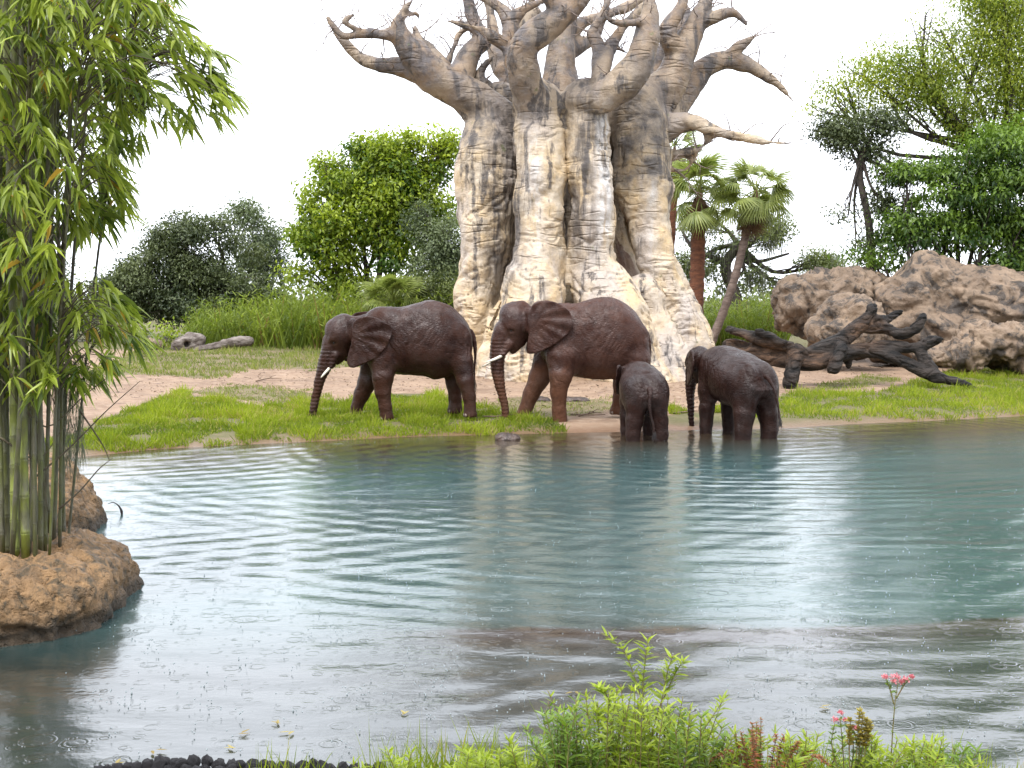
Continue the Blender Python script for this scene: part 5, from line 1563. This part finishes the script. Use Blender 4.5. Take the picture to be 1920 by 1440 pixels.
for fx, Y, tx, r, tint in spec:
    a = P(fx, 1040, Y); a[2] = 0.56
    b = P(tx, -60, Y + rs.uniform(-.4, .4))
    c_ = P(tx + (tx - fx) * 0.5 + rs.uniform(-30, 30), -420, Y + rs.uniform(-.8, .8))
    m = a * .5 + b * .5 + np.array([rs.uniform(-.06, .06) - 0.06 * (b[0] - a[0]), rs.uniform(-.06, .06), 0])
    path = curve(np.array([a, m, b, c_]), 90)
    seg = np.concatenate([[0], np.cumsum(np.linalg.norm(np.diff(path, axis=0), axis=1))])
    node = rs.uniform(0.26, 0.36)
    ph = (seg / node + rs.rand()) % 1.0
    # densify at nodes: dark ring with a swollen ridge
    ts = []
    s0 = (1 - rs.rand()) * node
    while s0 < seg[-1] - 0.02:
        ts += [s0 - 0.02, s0 - 0.007, s0, s0 + 0.007, s0 + 0.02]; s0 += node * rs.uniform(.9, 1.1)
    ts = np.array([0] + [q for q in ts if q > 0.0] + [seg[-1]])
    pp = np.column_stack([np.interp(ts, seg, path[:, k]) for k in range(3)])
    taper = np.interp(ts, [0, seg[-1]], [1.0, 0.55])
    kindv = np.array([0] + [(0, 1, 2, 1, 0)[i % 5] for i in range(len(ts) - 2)] + [0])
    rr = r * taper * np.where(kindv == 2, 0.98, np.where(kindv == 1, 1.16, 1.0))
    tv = np.clip(tint + 0.15 * np.sin(ts * 2.0) - 0.25 * (kindv == 2), 0, 1)
    rr = rr * (0.9 if tint > 0.6 else 0.74)
    mt = MB(); mt.tube(pp, rr, 10)
    me_t = np.repeat(tv, 10)
    mt.t = [me_t.astype(np.float32)]
    culm_obs.append(link("culm", mt.mesh("culm", True, bb), MAT_CULM, root_bam))
    culms.append(path)

# leaf sprays: points inside the outline of the foliage, thinner towards its edge
REG = [([(-60, -60), (130, -60), (150, 150), (120, 330), (100, 500), (-60, 520)], 100, (10.2, 10.8)),
       ([(-120, -60), (250, -60), (320, 0), (285, 130), (275, 250), (225, 330), (170, 430), (90, 470), (-120, 480)], 360, (10.6, 13.2)),
       ([(200, -60), (330, -20), (345, 40), (300, 150), (260, 260), (215, 300), (180, 200)], 84, (10.8, 12.6)),
       ([(325, 60), (395, 60), (425, 110), (445, 175), (430, 215), (380, 235), (320, 240), (275, 230), (300, 190), (360, 180), (330, 120)], 46, (11.0, 11.9)),
       ([(150, 300), (225, 310), (262, 370), (240, 400), (190, 420), (140, 450)], 40, (10.9, 12.2)),
       ([(60, 545), (200, 530), (270, 570), (285, 620), (255, 680), (200, 700), (150, 720), (110, 700), (70, 640)], 78, (10.7, 12.0)),
       ([(-60, 560), (60, 560), (110, 640), (100, 720), (40, 740), (-60, 720)], 70, (10.6, 12.0)),
       ([(-60, 400), (60, 420), (100, 480), (60, 540), (-60, 560)], 46, (10.8, 12.5)),
       ([(-100, -60), (110, -60), (90, 300), (60, 520), (-100, 520)], 560, (12.0, 14.2)),
       ([(-60, -60), (210, -60), (200, 200), (150, 400), (60, 500), (-60, 500)], 170, (12.4, 13.8))]
allc, alla, alln, allL, allW, allt, alld = [], [], [], [], [], [], []
mtw = MB()
culm_pts = np.concatenate(culms)
for poly, cnt, (ya, yb) in REG:
    pl = np.array(poly, float); lo, hi = pl.min(0), pl.max(0)
    got = 0
    while got < cnt:
        q = rs.uniform(lo, hi)
        if not in_poly(q[:1], q[1:], poly)[0]: continue
        got += 1
        Y = rs.uniform(ya, yb)
        p0 = P(q[0], q[1], Y)
        # twig from the nearest culm, starting a bit higher or lower
        dd = np.linalg.norm((culm_pts - p0) * [1, 1, 1.6] + [0, 0, 0.25], axis=1)
        s0 = culm_pts[np.argmin(dd)]
        dl = np.linalg.norm(p0 - s0)
        mid = s0 * .5 + p0 * .5 + np.array([0, 0, 0.10 + 0.16 * dl])
        if dl < 2.2:
            mtw.tube(curve(np.array([s0, mid, p0]), 7), np.linspace(0.007, 0.003, 7), 4)
        outd = unit((p0 - s0) * [1, 1, 0.2] + rs.normal(0, 0.25, 3))
        nl = rs.randint(6, 12)
        shade = rs.normal(0, 0.16)
        for j in range(nl):
            back = rs.uniform(0, 0.14)
            base = p0 - outd * back + np.array([0, 0, back * 0.4]) + rs.normal(0, 0.02, 3)
            sp = rs.uniform(-1.15, 1.15)
            rot = np.array([outd[0] * math.cos(sp) - outd[1] * math.sin(sp), outd[0] * math.sin(sp) + outd[1] * math.cos(sp), rs.uniform(-1.15, -0.05)])
            allc.append(base); alla.append(rot); alln.append(np.array([rs.normal(0, .35), rs.normal(0, .35), 1.0]))
            L = rs.uniform(0.15, 0.29)
            allL.append(L); allW.append(L * rs.uniform(0.13, 0.18))
            allt.append(1.0 if rs.rand() < 0.02 else float(np.clip(0.46 + shade + rs.normal(0, .2), 0, .95))); alld.append(rs.uniform(0.1, 0.5))
allc, alla, alln = np.array(allc), unit(np.array(alla)), np.array(alln)
allL, allW, allt, alld = map(np.array, (allL, allW, allt, alld))
tag(link("twigs", mtw.mesh("bamboo_twigs", True, bb), MAT_BTWIG, root_bam), kind="stuff")
qx, qy, qf = project(allc + alla * allL[:, None] * .5)
vis = (qx > 0) & (qx < 460) & (qy > 0) & (qy < 760)
rank = np.where(vis, allL / qf, 0)
order = np.argsort(-rank)
single, rest = order[:280], order[280:]
mb = MB()
mb.leaves(allc[rest], alla[rest], alln[rest], allL[rest], allW[rest], allt[rest], 'lance', alld[rest])
tag(link("foliage", mb.mesh("bamboo_foliage", False, bb), MAT_BAMBOO, root_bam), kind="stuff")
tmpl = []
for tv in (0.15, 0.35, 0.5, 0.65, 0.85, 1.0):
    m1 = MB(); m1.leaves(np.zeros((1, 3)), A([1., 0, 0]), A([0., 0, 1]), 1.0, 1.0, tv, 'lance', 0.25)
    me = m1.mesh("bamboo_leaf"); me.materials.append(MAT_BAMBOO); tmpl.append(me)
for i in single:
    ti = 5 if allt[i] >= 1 else int(np.argmin(np.abs(np.array([.15, .35, .5, .65, .85]) - allt[i])))
    near_c = int(np.argmin(np.linalg.norm(culm_pts - allc[i], axis=1))) // 90
    o = link("leaf", tmpl[ti], None, culm_obs[near_c])
    sd_ = unit(np.cross(alla[i], alln[i])); nn_ = np.cross(sd_, alla[i])
    Mx = Matrix(((alla[i][0], -sd_[0], nn_[0]), (alla[i][1], -sd_[1], nn_[1]), (alla[i][2], -sd_[2], nn_[2]))).to_4x4()
    o.matrix_local = Matrix.Translation(Vector(allc[i] - bb)) @ Mx @ Matrix.Diagonal((allL[i], allW[i], allL[i], 1))
# bare crossing twigs low on the clump, and hanging moss by the stems
mtw = MB()
for rows in ([(60, 900), (130, 840), (200, 770), (262, 715)], [(150, 770), (190, 830), (205, 862)], [(110, 955), (150, 920), (185, 880), (210, 860)], [(40, 760), (90, 800), (160, 740), (225, 690)],
             [(0, 820), (70, 860), (120, 800)], [(20, 700), (60, 770), (75, 860), (90, 960)], [(140, 560), (110, 660), (95, 760)]):
    mtw.tube(curve(np.array([P(a, b, 11.0 + 0.002 * a) for a, b in rows]), 14), np.linspace(0.010, 0.003, 14), 5)
tag(link("twigs", mtw.mesh("bamboo_bare_twigs", True, bb), MAT_BTWIG, root_bam), kind="stuff")
mm = MB()
n_ = 700
x_ = rs.uniform(100, 158, n_); y_ = rs.uniform(660, 860, n_)
p0 = np.array([P(a, b, 11.7 + rs.uniform(-.15, .3)) for a, b in zip(x_, y_)])
mm.leaves(p0, np.column_stack([rs.normal(0, .15, n_), rs.normal(0, .15, n_), -np.ones(n_)]), rs.normal(size=(n_, 3)), rs.uniform(.10, .3, n_), .006, rs.rand(n_), 'blade')
tag(link("hanging_moss", mm.mesh("moss", False, bb), MAT_MOSS, root_bam), kind="stuff")

# ================================================================ FOREGROUND WEEDS
MAT_WEED = leaf_material("weed_leaf", (0.100, 0.170, 0.010), (0.430, 0.520, 0.045), 0.4, 0.5)
MAT_WEEDDARK = leaf_material("weed_leaf_dark", (0.050, 0.110, 0.010), (0.200, 0.310, 0.030), 0.4, 0.42)
MAT_STEM = plain_material("weed_stem", (0.14, 0.075, 0.035), (0.16, 0.17, 0.05), 8, 0.6, 0.003, 30)
MAT_RED = leaf_material("rust_red_leaf", (0.160, 0.035, 0.012), (0.300, 0.105, 0.025), 0.5, 0.35)
MAT_YEL = leaf_material("yellowing_leaf", (0.270, 0.190, 0.025), (0.360, 0.310, 0.060), 0.5, 0.4)
MAT_PINK = leaf_material("pink_petal", (0.560, 0.130, 0.190), (0.740, 0.330, 0.360), 0.5, 0.35)
G_W = "weeds on the near bank"


def weed(name, label, stems, mat, leafL, per, whorl, seed, single=False, stem_r=0.004, wl=0.2, taper=0.6, cat="plant", kind='lance', start=0.25, droop=0.2):
    """stems: list of rows of (photo x, photo y, depth)"""
    rs = np.random.RandomState(seed)
    base = P(*stems[0][0]); base[2] = float(ground(base[0:1], base[1:2])[0])
    root = thing(name, label, cat, tuple(base), 0.0, G_W)
    C_, A_, N_, L_, T_ = [], [], [], [], []
    for rows in stems:
        p = curve(np.array([P(*q) for q in rows]), 24)
        ms = MB(); ms.tube(p, np.linspace(stem_r, stem_r * .45, 24), 6)
        link("stem", ms.mesh("stem", True, base), MAT_STEM, root)
        for i in range(per):
            tt = start + (1 - start) * (i + rs.rand() * .5) / per
            k = min(int(tt * 23), 22); c = p[k] + (p[k + 1] - p[k]) * (tt * 23 - k)
            d = unit(p[k + 1] - p[k])
            a0 = rs.rand() * 6.28
            for w_ in range(whorl):
                az = a0 + w_ * 6.283 / whorl + rs.normal(0, .3)
                C_.append(c); A_.append(np.array([math.cos(az), math.sin(az), 0.15 + 0.7 * rs.rand() + 0.5 * (tt > .93)]) + d * .2)
                N_.append(np.array([rs.normal(0, .3), rs.normal(0, .3), 1]))
                L_.append(leafL * rs.uniform(.65, 1.2) * (1 - (1 - taper) * tt)); T_.append(np.clip(.3 + .35 * tt + rs.normal(0, .15), 0, .95))
    C_, A_, N_, L_, T_ = np.array(C_), unit(np.array(A_)), np.array(N_), np.array(L_), np.array(T_)
    if single:
        tm = []
        for tv in (.3, .5, .7, .9):
            m1 = MB(); m1.leaves(np.zeros((1, 3)), A([1., 0, 0]), A([0., 0, 1]), 1.0, wl, tv, 'lance', droop)
            me = m1.mesh("leaf"); me.materials.append(mat); tm.append(me)
        for i in range(len(C_)):
            o = link("leaf", tm[int(np.clip((T_[i] - .2) / .2, 0, 3))], None, root)
            sd_ = unit(np.cross(A_[i], N_[i])); nn_ = np.cross(sd_, A_[i])
            Mx = Matrix(((A_[i][0], -sd_[0], nn_[0]), (A_[i][1], -sd_[1], nn_[1]), (A_[i][2], -sd_[2], nn_[2]))).to_4x4()
            o.matrix_local = Matrix.Translation(Vector(C_[i] - base)) @ Mx @ Matrix.Scale(L_[i], 4)
    else:
        mb = MB(); mb.leaves(C_, A_, N_, L_, L_ * wl, T_, kind, droop)
        tag(link("foliage", mb.mesh(name + "_leaves", False, base), mat, root), kind="stuff")
    return root


# tall sprig standing above the rest (photo pixels)
weed("leafy_weed", "tallest green sprig standing highest above the near bank's weeds", [
    [(1215, 1460, 6.3), (1205, 1330, 6.3), (1185, 1255, 6.32), (1165, 1215, 6.34), (1128, 1186, 6.36)],
    [(1210, 1400, 6.28), (1205, 1300, 6.26), (1210, 1235, 6.25), (1215, 1200, 6.25)],
    [(1225, 1420, 6.25), (1240, 1320, 6.22), (1250, 1265, 6.2), (1262, 1228, 6.2)],
    [(1150, 1400, 6.3), (1140, 1310, 6.3), (1120, 1290, 6.3)],
    [(1235, 1330, 6.24), (1265, 1265, 6.22), (1282, 1238, 6.2)]], MAT_WEED, 0.105, 9, 4, 70, single=True, start=0.35, wl=0.22)
rs = np.random.RandomState(71)
k = 0
WEEDS = [(1060, 1325, 1420, 8), (1130, 1300, 1425, 9), (1190, 1305, 1430, 10), (1250, 1315, 1430, 9), (1300, 1345, 1430, 7), (990, 1395, 1435, 6), (1345, 1375, 1440, 8), (930, 1420, 1445, 5), (1425, 1390, 1445, 6), (860, 1430, 1450, 5),
         (1490, 1385, 1445, 9), (1720, 1400, 1450, 8), (1775, 1420, 1455, 6), (780, 1425, 1452, 4), (1640, 1400, 1455, 8), (1210, 1380, 1445, 9), (1090, 1395, 1445, 8)]
WLAB = ["weed clump left of the tall sprig, tips leaning left", "weed clump directly left of the tall sprig's foot", "weed clump at the foot of the tall sprig", "weed clump directly right of the tall sprig", "weed clump halfway from the tall sprig to the rust-red plant",
        "low weed clump left of the main green mass", "low green clump touching the left of the rust-red plant", "small low clump on the left half of the near bank", "green clump behind the rust-red plant", "sparse clump near the black edging's right end",
        "green clump right of the rust-red plant", "green clump right of the pink-flowered plant", "rightmost green clump of the near bank", "thin clump touching the black edging", "low clump left of the tall pink flower's foot",
        "front weed clump below the tall sprig, cut by the picture's edge", "front weed clump below and left of the tall sprig"]
for (cx, ty, by, ns), lab in zip(WEEDS, WLAB):
    st = []
    for j in range(ns + 7):
        dx = rs.normal(0, 30); Yd = 6.25 + rs.uniform(-.35, .3)
        top = ty - 22 + rs.uniform(0, 60)
        st.append([(cx + dx * .6, 1520, Yd), (cx + dx, (1500 + top) / 2, Yd), (cx + dx * 1.6 + rs.normal(0, 10), top, Yd)])
    weed("leafy_weed", lab, st, MAT_WEED if k % 4 else MAT_WEEDDARK, 0.098, 12, 4, 80 + k, start=0.05, taper=.75, wl=0.18)
    k += 1
# rust red plant
st = []
for j in range(18):
    dx = rs.normal(0, 42); Yd = 6.1 + rs.uniform(-.25, .2)
    st.append([(1430 + dx * .4, 1500, Yd), (1428 + dx, 1420, Yd), (1430 + dx * 1.3, 1340 + abs(dx) * .9 + rs.uniform(0, 25), Yd)])
weed("rusty_weed", "bushy rust-red plant among the green weeds", st, MAT_RED, 0.042, 16, 4, 100, start=0.25, wl=0.34, droop=.4)
st = []
for j in range(5):
    dx = rs.normal(0, 22); Yd = 6.1
    st.append([(1600 + dx * .4, 1480, Yd), (1605 + dx, 1400, Yd), (1610 + dx * 1.2, 1325 + abs(dx) * 1.5, Yd)])
weed("yellowing_weed", "yellow-orange withering plant left of the tall pink flower", st, MAT_YEL, 0.050, 9, 6, 101, start=0.5, wl=0.5)
# pink flowered plants


def flower_heads(root, heads, seed):
    rs = np.random.RandomState(seed)
    b = np.array(root.location)
    for (px_h, py_h, Yh, rr) in heads:
        mb = MB()
        c = P(px_h, py_h, Yh)
        n = 46
        pt = c + rs.normal(0, 0.75, (n, 3)) * np.array([rr, rr, rr * .4])
        mb.leaves(pt, rs.normal(size=(n, 3)) + [0, 0, .8], rs.normal(size=(n, 3)), 0.014, 0.008, rs.rand(n), 'quad')
        o = link("flower_head", mb.mesh("flower_head", False, b), MAT_PINK, [q for q in root.children if q.name.startswith("stem")][0])


r1 = weed("pink_flower_plant", "tall thin stem topped with a flat pink flower cluster", [[(1668, 1500, 6.15), (1672, 1400, 6.15), (1678, 1320, 6.15), (1684, 1280, 6.15)], [(1676, 1320, 6.15), (1668, 1290, 6.15), (1662, 1276, 6.15)], [(1680, 1310, 6.15), (1695, 1285, 6.15), (1705, 1274, 6.15)]],
          MAT_WEEDDARK, 0.042, 7, 2, 102, start=0.3, wl=0.45)
flower_heads(r1, [(1660, 1270, 6.15, .010), (1680, 1269, 6.15, .014), (1676, 1278, 6.15, .012), (1698, 1274, 6.15, .014), (1710, 1269, 6.15, .008), (1690, 1279, 6.15, .008)], 5)
r2 = weed("pink_flower_plant", "low leafy plant with small pale pink blooms beside the rust-red plant", [[(1585, 1490, 6.15), (1580, 1400, 6.15), (1575, 1345, 6.15)], [(1590, 1480, 6.15), (1600, 1400, 6.15), (1585, 1352, 6.15)], [(1580, 1470, 6.1), (1560, 1400, 6.1), (1565, 1355, 6.1)], [(1590, 1480, 6.1), (1612, 1420, 6.1), (1600, 1368, 6.1)]],
          MAT_WEEDDARK, 0.050, 9, 3, 103, start=0.1, wl=0.5)
flower_heads(r2, [(1566, 1350, 6.15, .012), (1576, 1336, 6.15, .007), (1586, 1350, 6.15, .009), (1602, 1364, 6.1, .007)], 6)
# fine grass of the near bank
rs = np.random.RandomState(110)
mb = MB()
n = 7000
x = rs.uniform(-1.4, 2.9, n); y = rs.uniform(5.6, 6.95, n)
p = np.column_stack([x, y, ground(x, y)])
grass(mb, p, rs, 0.10, 0.34, 0.0075, 0.6, 2.0)
n = 900
x = rs.uniform(-0.75, 0.45, n); y = rs.uniform(6.1, 6.7, n)
grass(mb, np.column_stack([x, y, ground(x, y)]), rs, 0.22, 0.50, 0.0065, 0.5, 2.0)
tag(link("grass", mb.mesh("near_grass"), MAT_GRASS), "loose green grass among the near bank's weeds", "grass", kind="stuff")

# ---- black lumpy edging at the bottom left
MAT_LAVA = plain_material("lava_stone", (0.012, 0.011, 0.013), (0.030, 0.026, 0.030), 14, 0.55, 0.03, 26, 6)
rs = np.random.RandomState(120)
eb = P(430, 1440, 6.9)
edge = thing("stone_edging", "row of black lumpy lava stones along the bottom left edge of the water", "edging", (eb[0], eb[1], 0.05))
uu = np.linspace(0, math.pi, 9); ww = np.linspace(0, 2 * math.pi, 14, endpoint=False)
sph = np.array([[math.sin(a) * math.cos(b), math.sin(a) * math.sin(b), math.cos(a)] for a in uu for b in ww])
sq = np.array([[i * 14 + j, i * 14 + (j + 1) % 14, (i + 1) * 14 + (j + 1) % 14, (i + 1) * 14 + j] for i in range(8) for j in range(14)])
lm = []
for q in range(5):
    s_ = sph * (1 + 0.30 * fbm(sph * 1.6 + q * 9, 4))[:, None]
    lm.append(mk_mesh("lava_stone", s_, [sq], True))
x_ = 150.0
while x_ < 712:
    top = np.interp(x_, [150, 200, 240, 290, 310, 400, 470, 560, 700], [1442, 1432, 1428, 1418, 1416, 1417, 1423, 1425, 1428])
    for row, dz in ((0, 0), (1, -0.05), (2, -.09)):
        r = rs.uniform(0.026, 0.042)
        Y = 6.75 + rs.uniform(-.03, .03) - row * 0.06
        c = P(x_ + rs.uniform(-4, 4), top + rs.uniform(0, 6), Y)
        o = link("stone", lm[rs.randint(5)], MAT_LAVA, edge, loc=tuple(c + [0, 0, dz - r] - np.array(edge.location)))
        o.scale = (r * rs.uniform(.9, 1.4), r * 1.1, r * rs.uniform(.8, 1.1)); o.rotation_euler = tuple(rs.uniform(0, 6.28, 3))
    x_ += rs.uniform(14, 24)
# solid kerb the stones sit on
mb = MB()
xs_ = np.linspace(150, 715, 40)
pk = np.array([P(a, 1447, 6.68) for a in xs_])
pk[:, 2] -= 0.07
mb.tube(pk, 0.075 + 0.012 * perlin(pk * 9), 8)
link("kerb", mb.mesh("kerb", True, edge.location), MAT_LAVA, edge)

# ---- things floating on the pond
MAT_FLOAT = leaf_material("floating_leaf", (0.20, 0.13, 0.03), (0.42, 0.36, 0.12), 0.5, 0.3)
FL_ = [(446, 1376, "pale yellow leaf floating near the edging, the left one of a pair"), (520, 1358, "thin yellow leaf floating right of the pale pair"), (545, 1372, "yellow sprig floating furthest right by the edging"), (285, 1407, "orange leaf floating at the lower left"),
       (210, 1434, "brown leaf floating in the lower left corner"), (437, 1404, "small pale leaf floating just above the edging"), (1074, 1297, "orange leaf floating left of the tall sprig"), (1535, 1326, "tiny yellow leaf floating between the rust-red plant and the pink flower"), (754, 1340, "pinkish leaf floating above the near bank's left grass")]
for i, (a, b, lab) in enumerate(FL_):
    p = on_plane(a, b, 0.012)
    m1 = MB()
    az = i * 1.7
    for q in range(2):
        m1.leaves(p[None] * 0 + [[0.02 * q, 0.01 * q, 0.002 * q]], A([math.cos(az + q), math.sin(az + q), 0.0]), A([0.05, 0.1, 1.0]), 0.085, 0.024, (0.2 + 0.5 * (i % 3) / 2), 'lance', -0.05)
    o = link("floating_leaf", m1.mesh("floating_leaf"), MAT_FLOAT, loc=tuple(p))
    tag(o, lab, "leaf", "leaves floating on the pond")
mb = MB()
pts = [P(a, b, on_plane(225, 965)[1]) for a, b in ((202, 945), (212, 942), (221, 947), (227, 956), (229, 966))]
o0 = pts[-1]
mb.tube(curve(np.array(pts), 14) - o0, np.interp(np.arange(14), [0, 6, 11, 13], [.004, .008, .02, .012]), 7)
tag(link("twig", mb.mesh("twig", True), MAT_HAIR, loc=tuple(o0)), "small dark hooked twig poking from the water right of the brown rocks", "twig")

# ---- raindrop splashes on the water
t = NT("splash_water")
MAT_SPLASH = t.done(t.n("BsdfPrincipled", Base_Color=(0.26, 0.30, 0.31, 1), Roughness=0.15, IOR=1.33))
rs = np.random.RandomState(130)
mb = MB()
n = 640
qx = rs.uniform(120, 1920, n); qy = rs.uniform(826, 1420, n) ** 1.0
for a, b in zip(qx, qy):
    p = on_plane(a, b, 0.0)
    if p[1] > shore_y(p[0]) - 0.6: continue
    hgt_ = rs.uniform(.006, .024); r = rs.uniform(.004, .009)
    if rs.rand() < 0.2:
        mb.tube(np.array([p, p + [0, 0, hgt_ * .4], p + [0, 0, hgt_]]), [r, r * .5, r * .3], 5)
    m = rs.randint(1, 3)
    pt = p + np.column_stack([rs.normal(0, .02, m), rs.normal(0, .02, m), rs.uniform(.005, .05, m)])
    for q in pt: mb.tube(np.array([q, q + [0, 0, .006], q + [0, 0, .012]]), [.002, .006, .002], 5)
tag(link("rain_splashes", mb.mesh("rain_splashes", True), MAT_SPLASH), "little white splashes of raindrops across the pond", "splashes", kind="stuff")

# ---- sticks, mud clods and stones left along the far shore
MAT_MUD = plain_material("wet_mud", (0.030, 0.020, 0.016), (0.075, 0.045, 0.032), 6, 0.35, 0.03, 16, 5)
for lab, a, b, rx, ry in (("low wet stone at the waterline left of the small calf", 950, 822, 22, 5), ("flat wet stone at the waterline right of the grass tuft by the older calf", 1640, 797, 26, 4),
                          ("dark mud clod between the second adult's front legs", 1010, 752, 20, 5), ("dark mud clod just behind the second adult's near front leg", 1075, 752, 26, 4), ("small mud clod beside the hanging trunk", 985, 775, 12, 4),
                          ("low dark mud clod by the smallest calf's left flank", 1140, 808, 15, 3)):
    g0 = gpoint(a, b) if b < 812 else on_plane(a, b, 0.02)
    sdf_rock("stone" if "stone" in lab else "mud_clod", lab, [(a, b, 0, rx, ry + 4, .25), (a + rx * .5, b + 1, .05, rx * .6, ry + 3, .2)], float(g0[1]), 0.02, MAT_BOULDER if "flat" in lab else MAT_MUD, 0.02, 3.0, 0.015, zmin=-0.3, cat="stone" if "stone" in lab else "clod", group="stones and clods along the far shore", smooth=0.05, rough=0.01)
MAT_STICK = plain_material("stick_bark", (0.21, 0.14, 0.09), (0.10, 0.065, 0.045), 8, 0.8, 0.01, 30)
for lab, rows in (("pale stick lying behind the smallest calf, right of its back", [(1288, 752), (1310, 746), (1328, 738)]), ("thin brown stick on the sand left of the smallest calf", [(1070, 806), (1100, 800), (1135, 797)]),
                  ("short stick on the sand under the second adult's belly", [(1085, 782), (1110, 778), (1128, 780)]), ("bent stick at the waterline below the second adult's trunk", [(905, 812), (935, 807), (968, 809)]),
                  ("reddish stick at the waterline between the two calves", [(1262, 803), (1290, 801), (1312, 798)]), ("thin stick on the bare ground left of the first adult", [(480, 716), (505, 712), (528, 714)])):
    pts = np.array([gpoint(*q) + [0, 0, 0.03 + 0.02 * i] for i, q in enumerate(rows)])
    m1 = MB(); m1.tube(curve(pts, 8) - pts[0], np.linspace(0.022, 0.010, 8), 6)
    d_ = pts[1] - pts[0]
    m1.tube(np.array([d_, d_ + [0.08, 0.05, 0.06], d_ + [0.2, 0.08, 0.09]]), [0.011, 0.009, 0.005], 5)
    tag(link("stick", m1.mesh("stick", True), MAT_STICK, loc=tuple(pts[0])), lab, "stick", "sticks on the far bank")

# ---- leaf litter, chips and trodden clods over the bare earth
MAT_LITTER = leaf_material("leaf_litter", (0.050, 0.030, 0.020), (0.330, 0.235, 0.150), 0.8, 0.1)
rs = np.random.RandomState(140)
mb = MB()
for poly, n in (([(150, 760), (300, 700), (480, 692), (600, 695), (880, 690), (1340, 700), (1420, 720), (1420, 760), (1250, 800), (1050, 805), (900, 760), (700, 740), (480, 765), (300, 740)], 2600), ([(1360, 660), (1500, 640), (1700, 690), (1740, 705), (1480, 735), (1420, 750)], 900)):
    p = scatter_px(poly, n, rs)
    n = len(p)
    az = rs.rand(n) * 6.283
    mb.leaves(p + [0, 0, 0.008], np.column_stack([np.cos(az), np.sin(az), rs.normal(0, .25, n)]), np.column_stack([rs.normal(0, .5, n), rs.normal(0, .5, n), np.ones(n)]),
              rs.uniform(.03, .16, n) ** 1.0, rs.uniform(.015, .05, n), rs.rand(n), 'fold')
tag(link("leaf_litter", mb.mesh("leaf_litter"), MAT_LITTER), "scattered leaf litter and chips on the bare earth", "litter", kind="stuff")
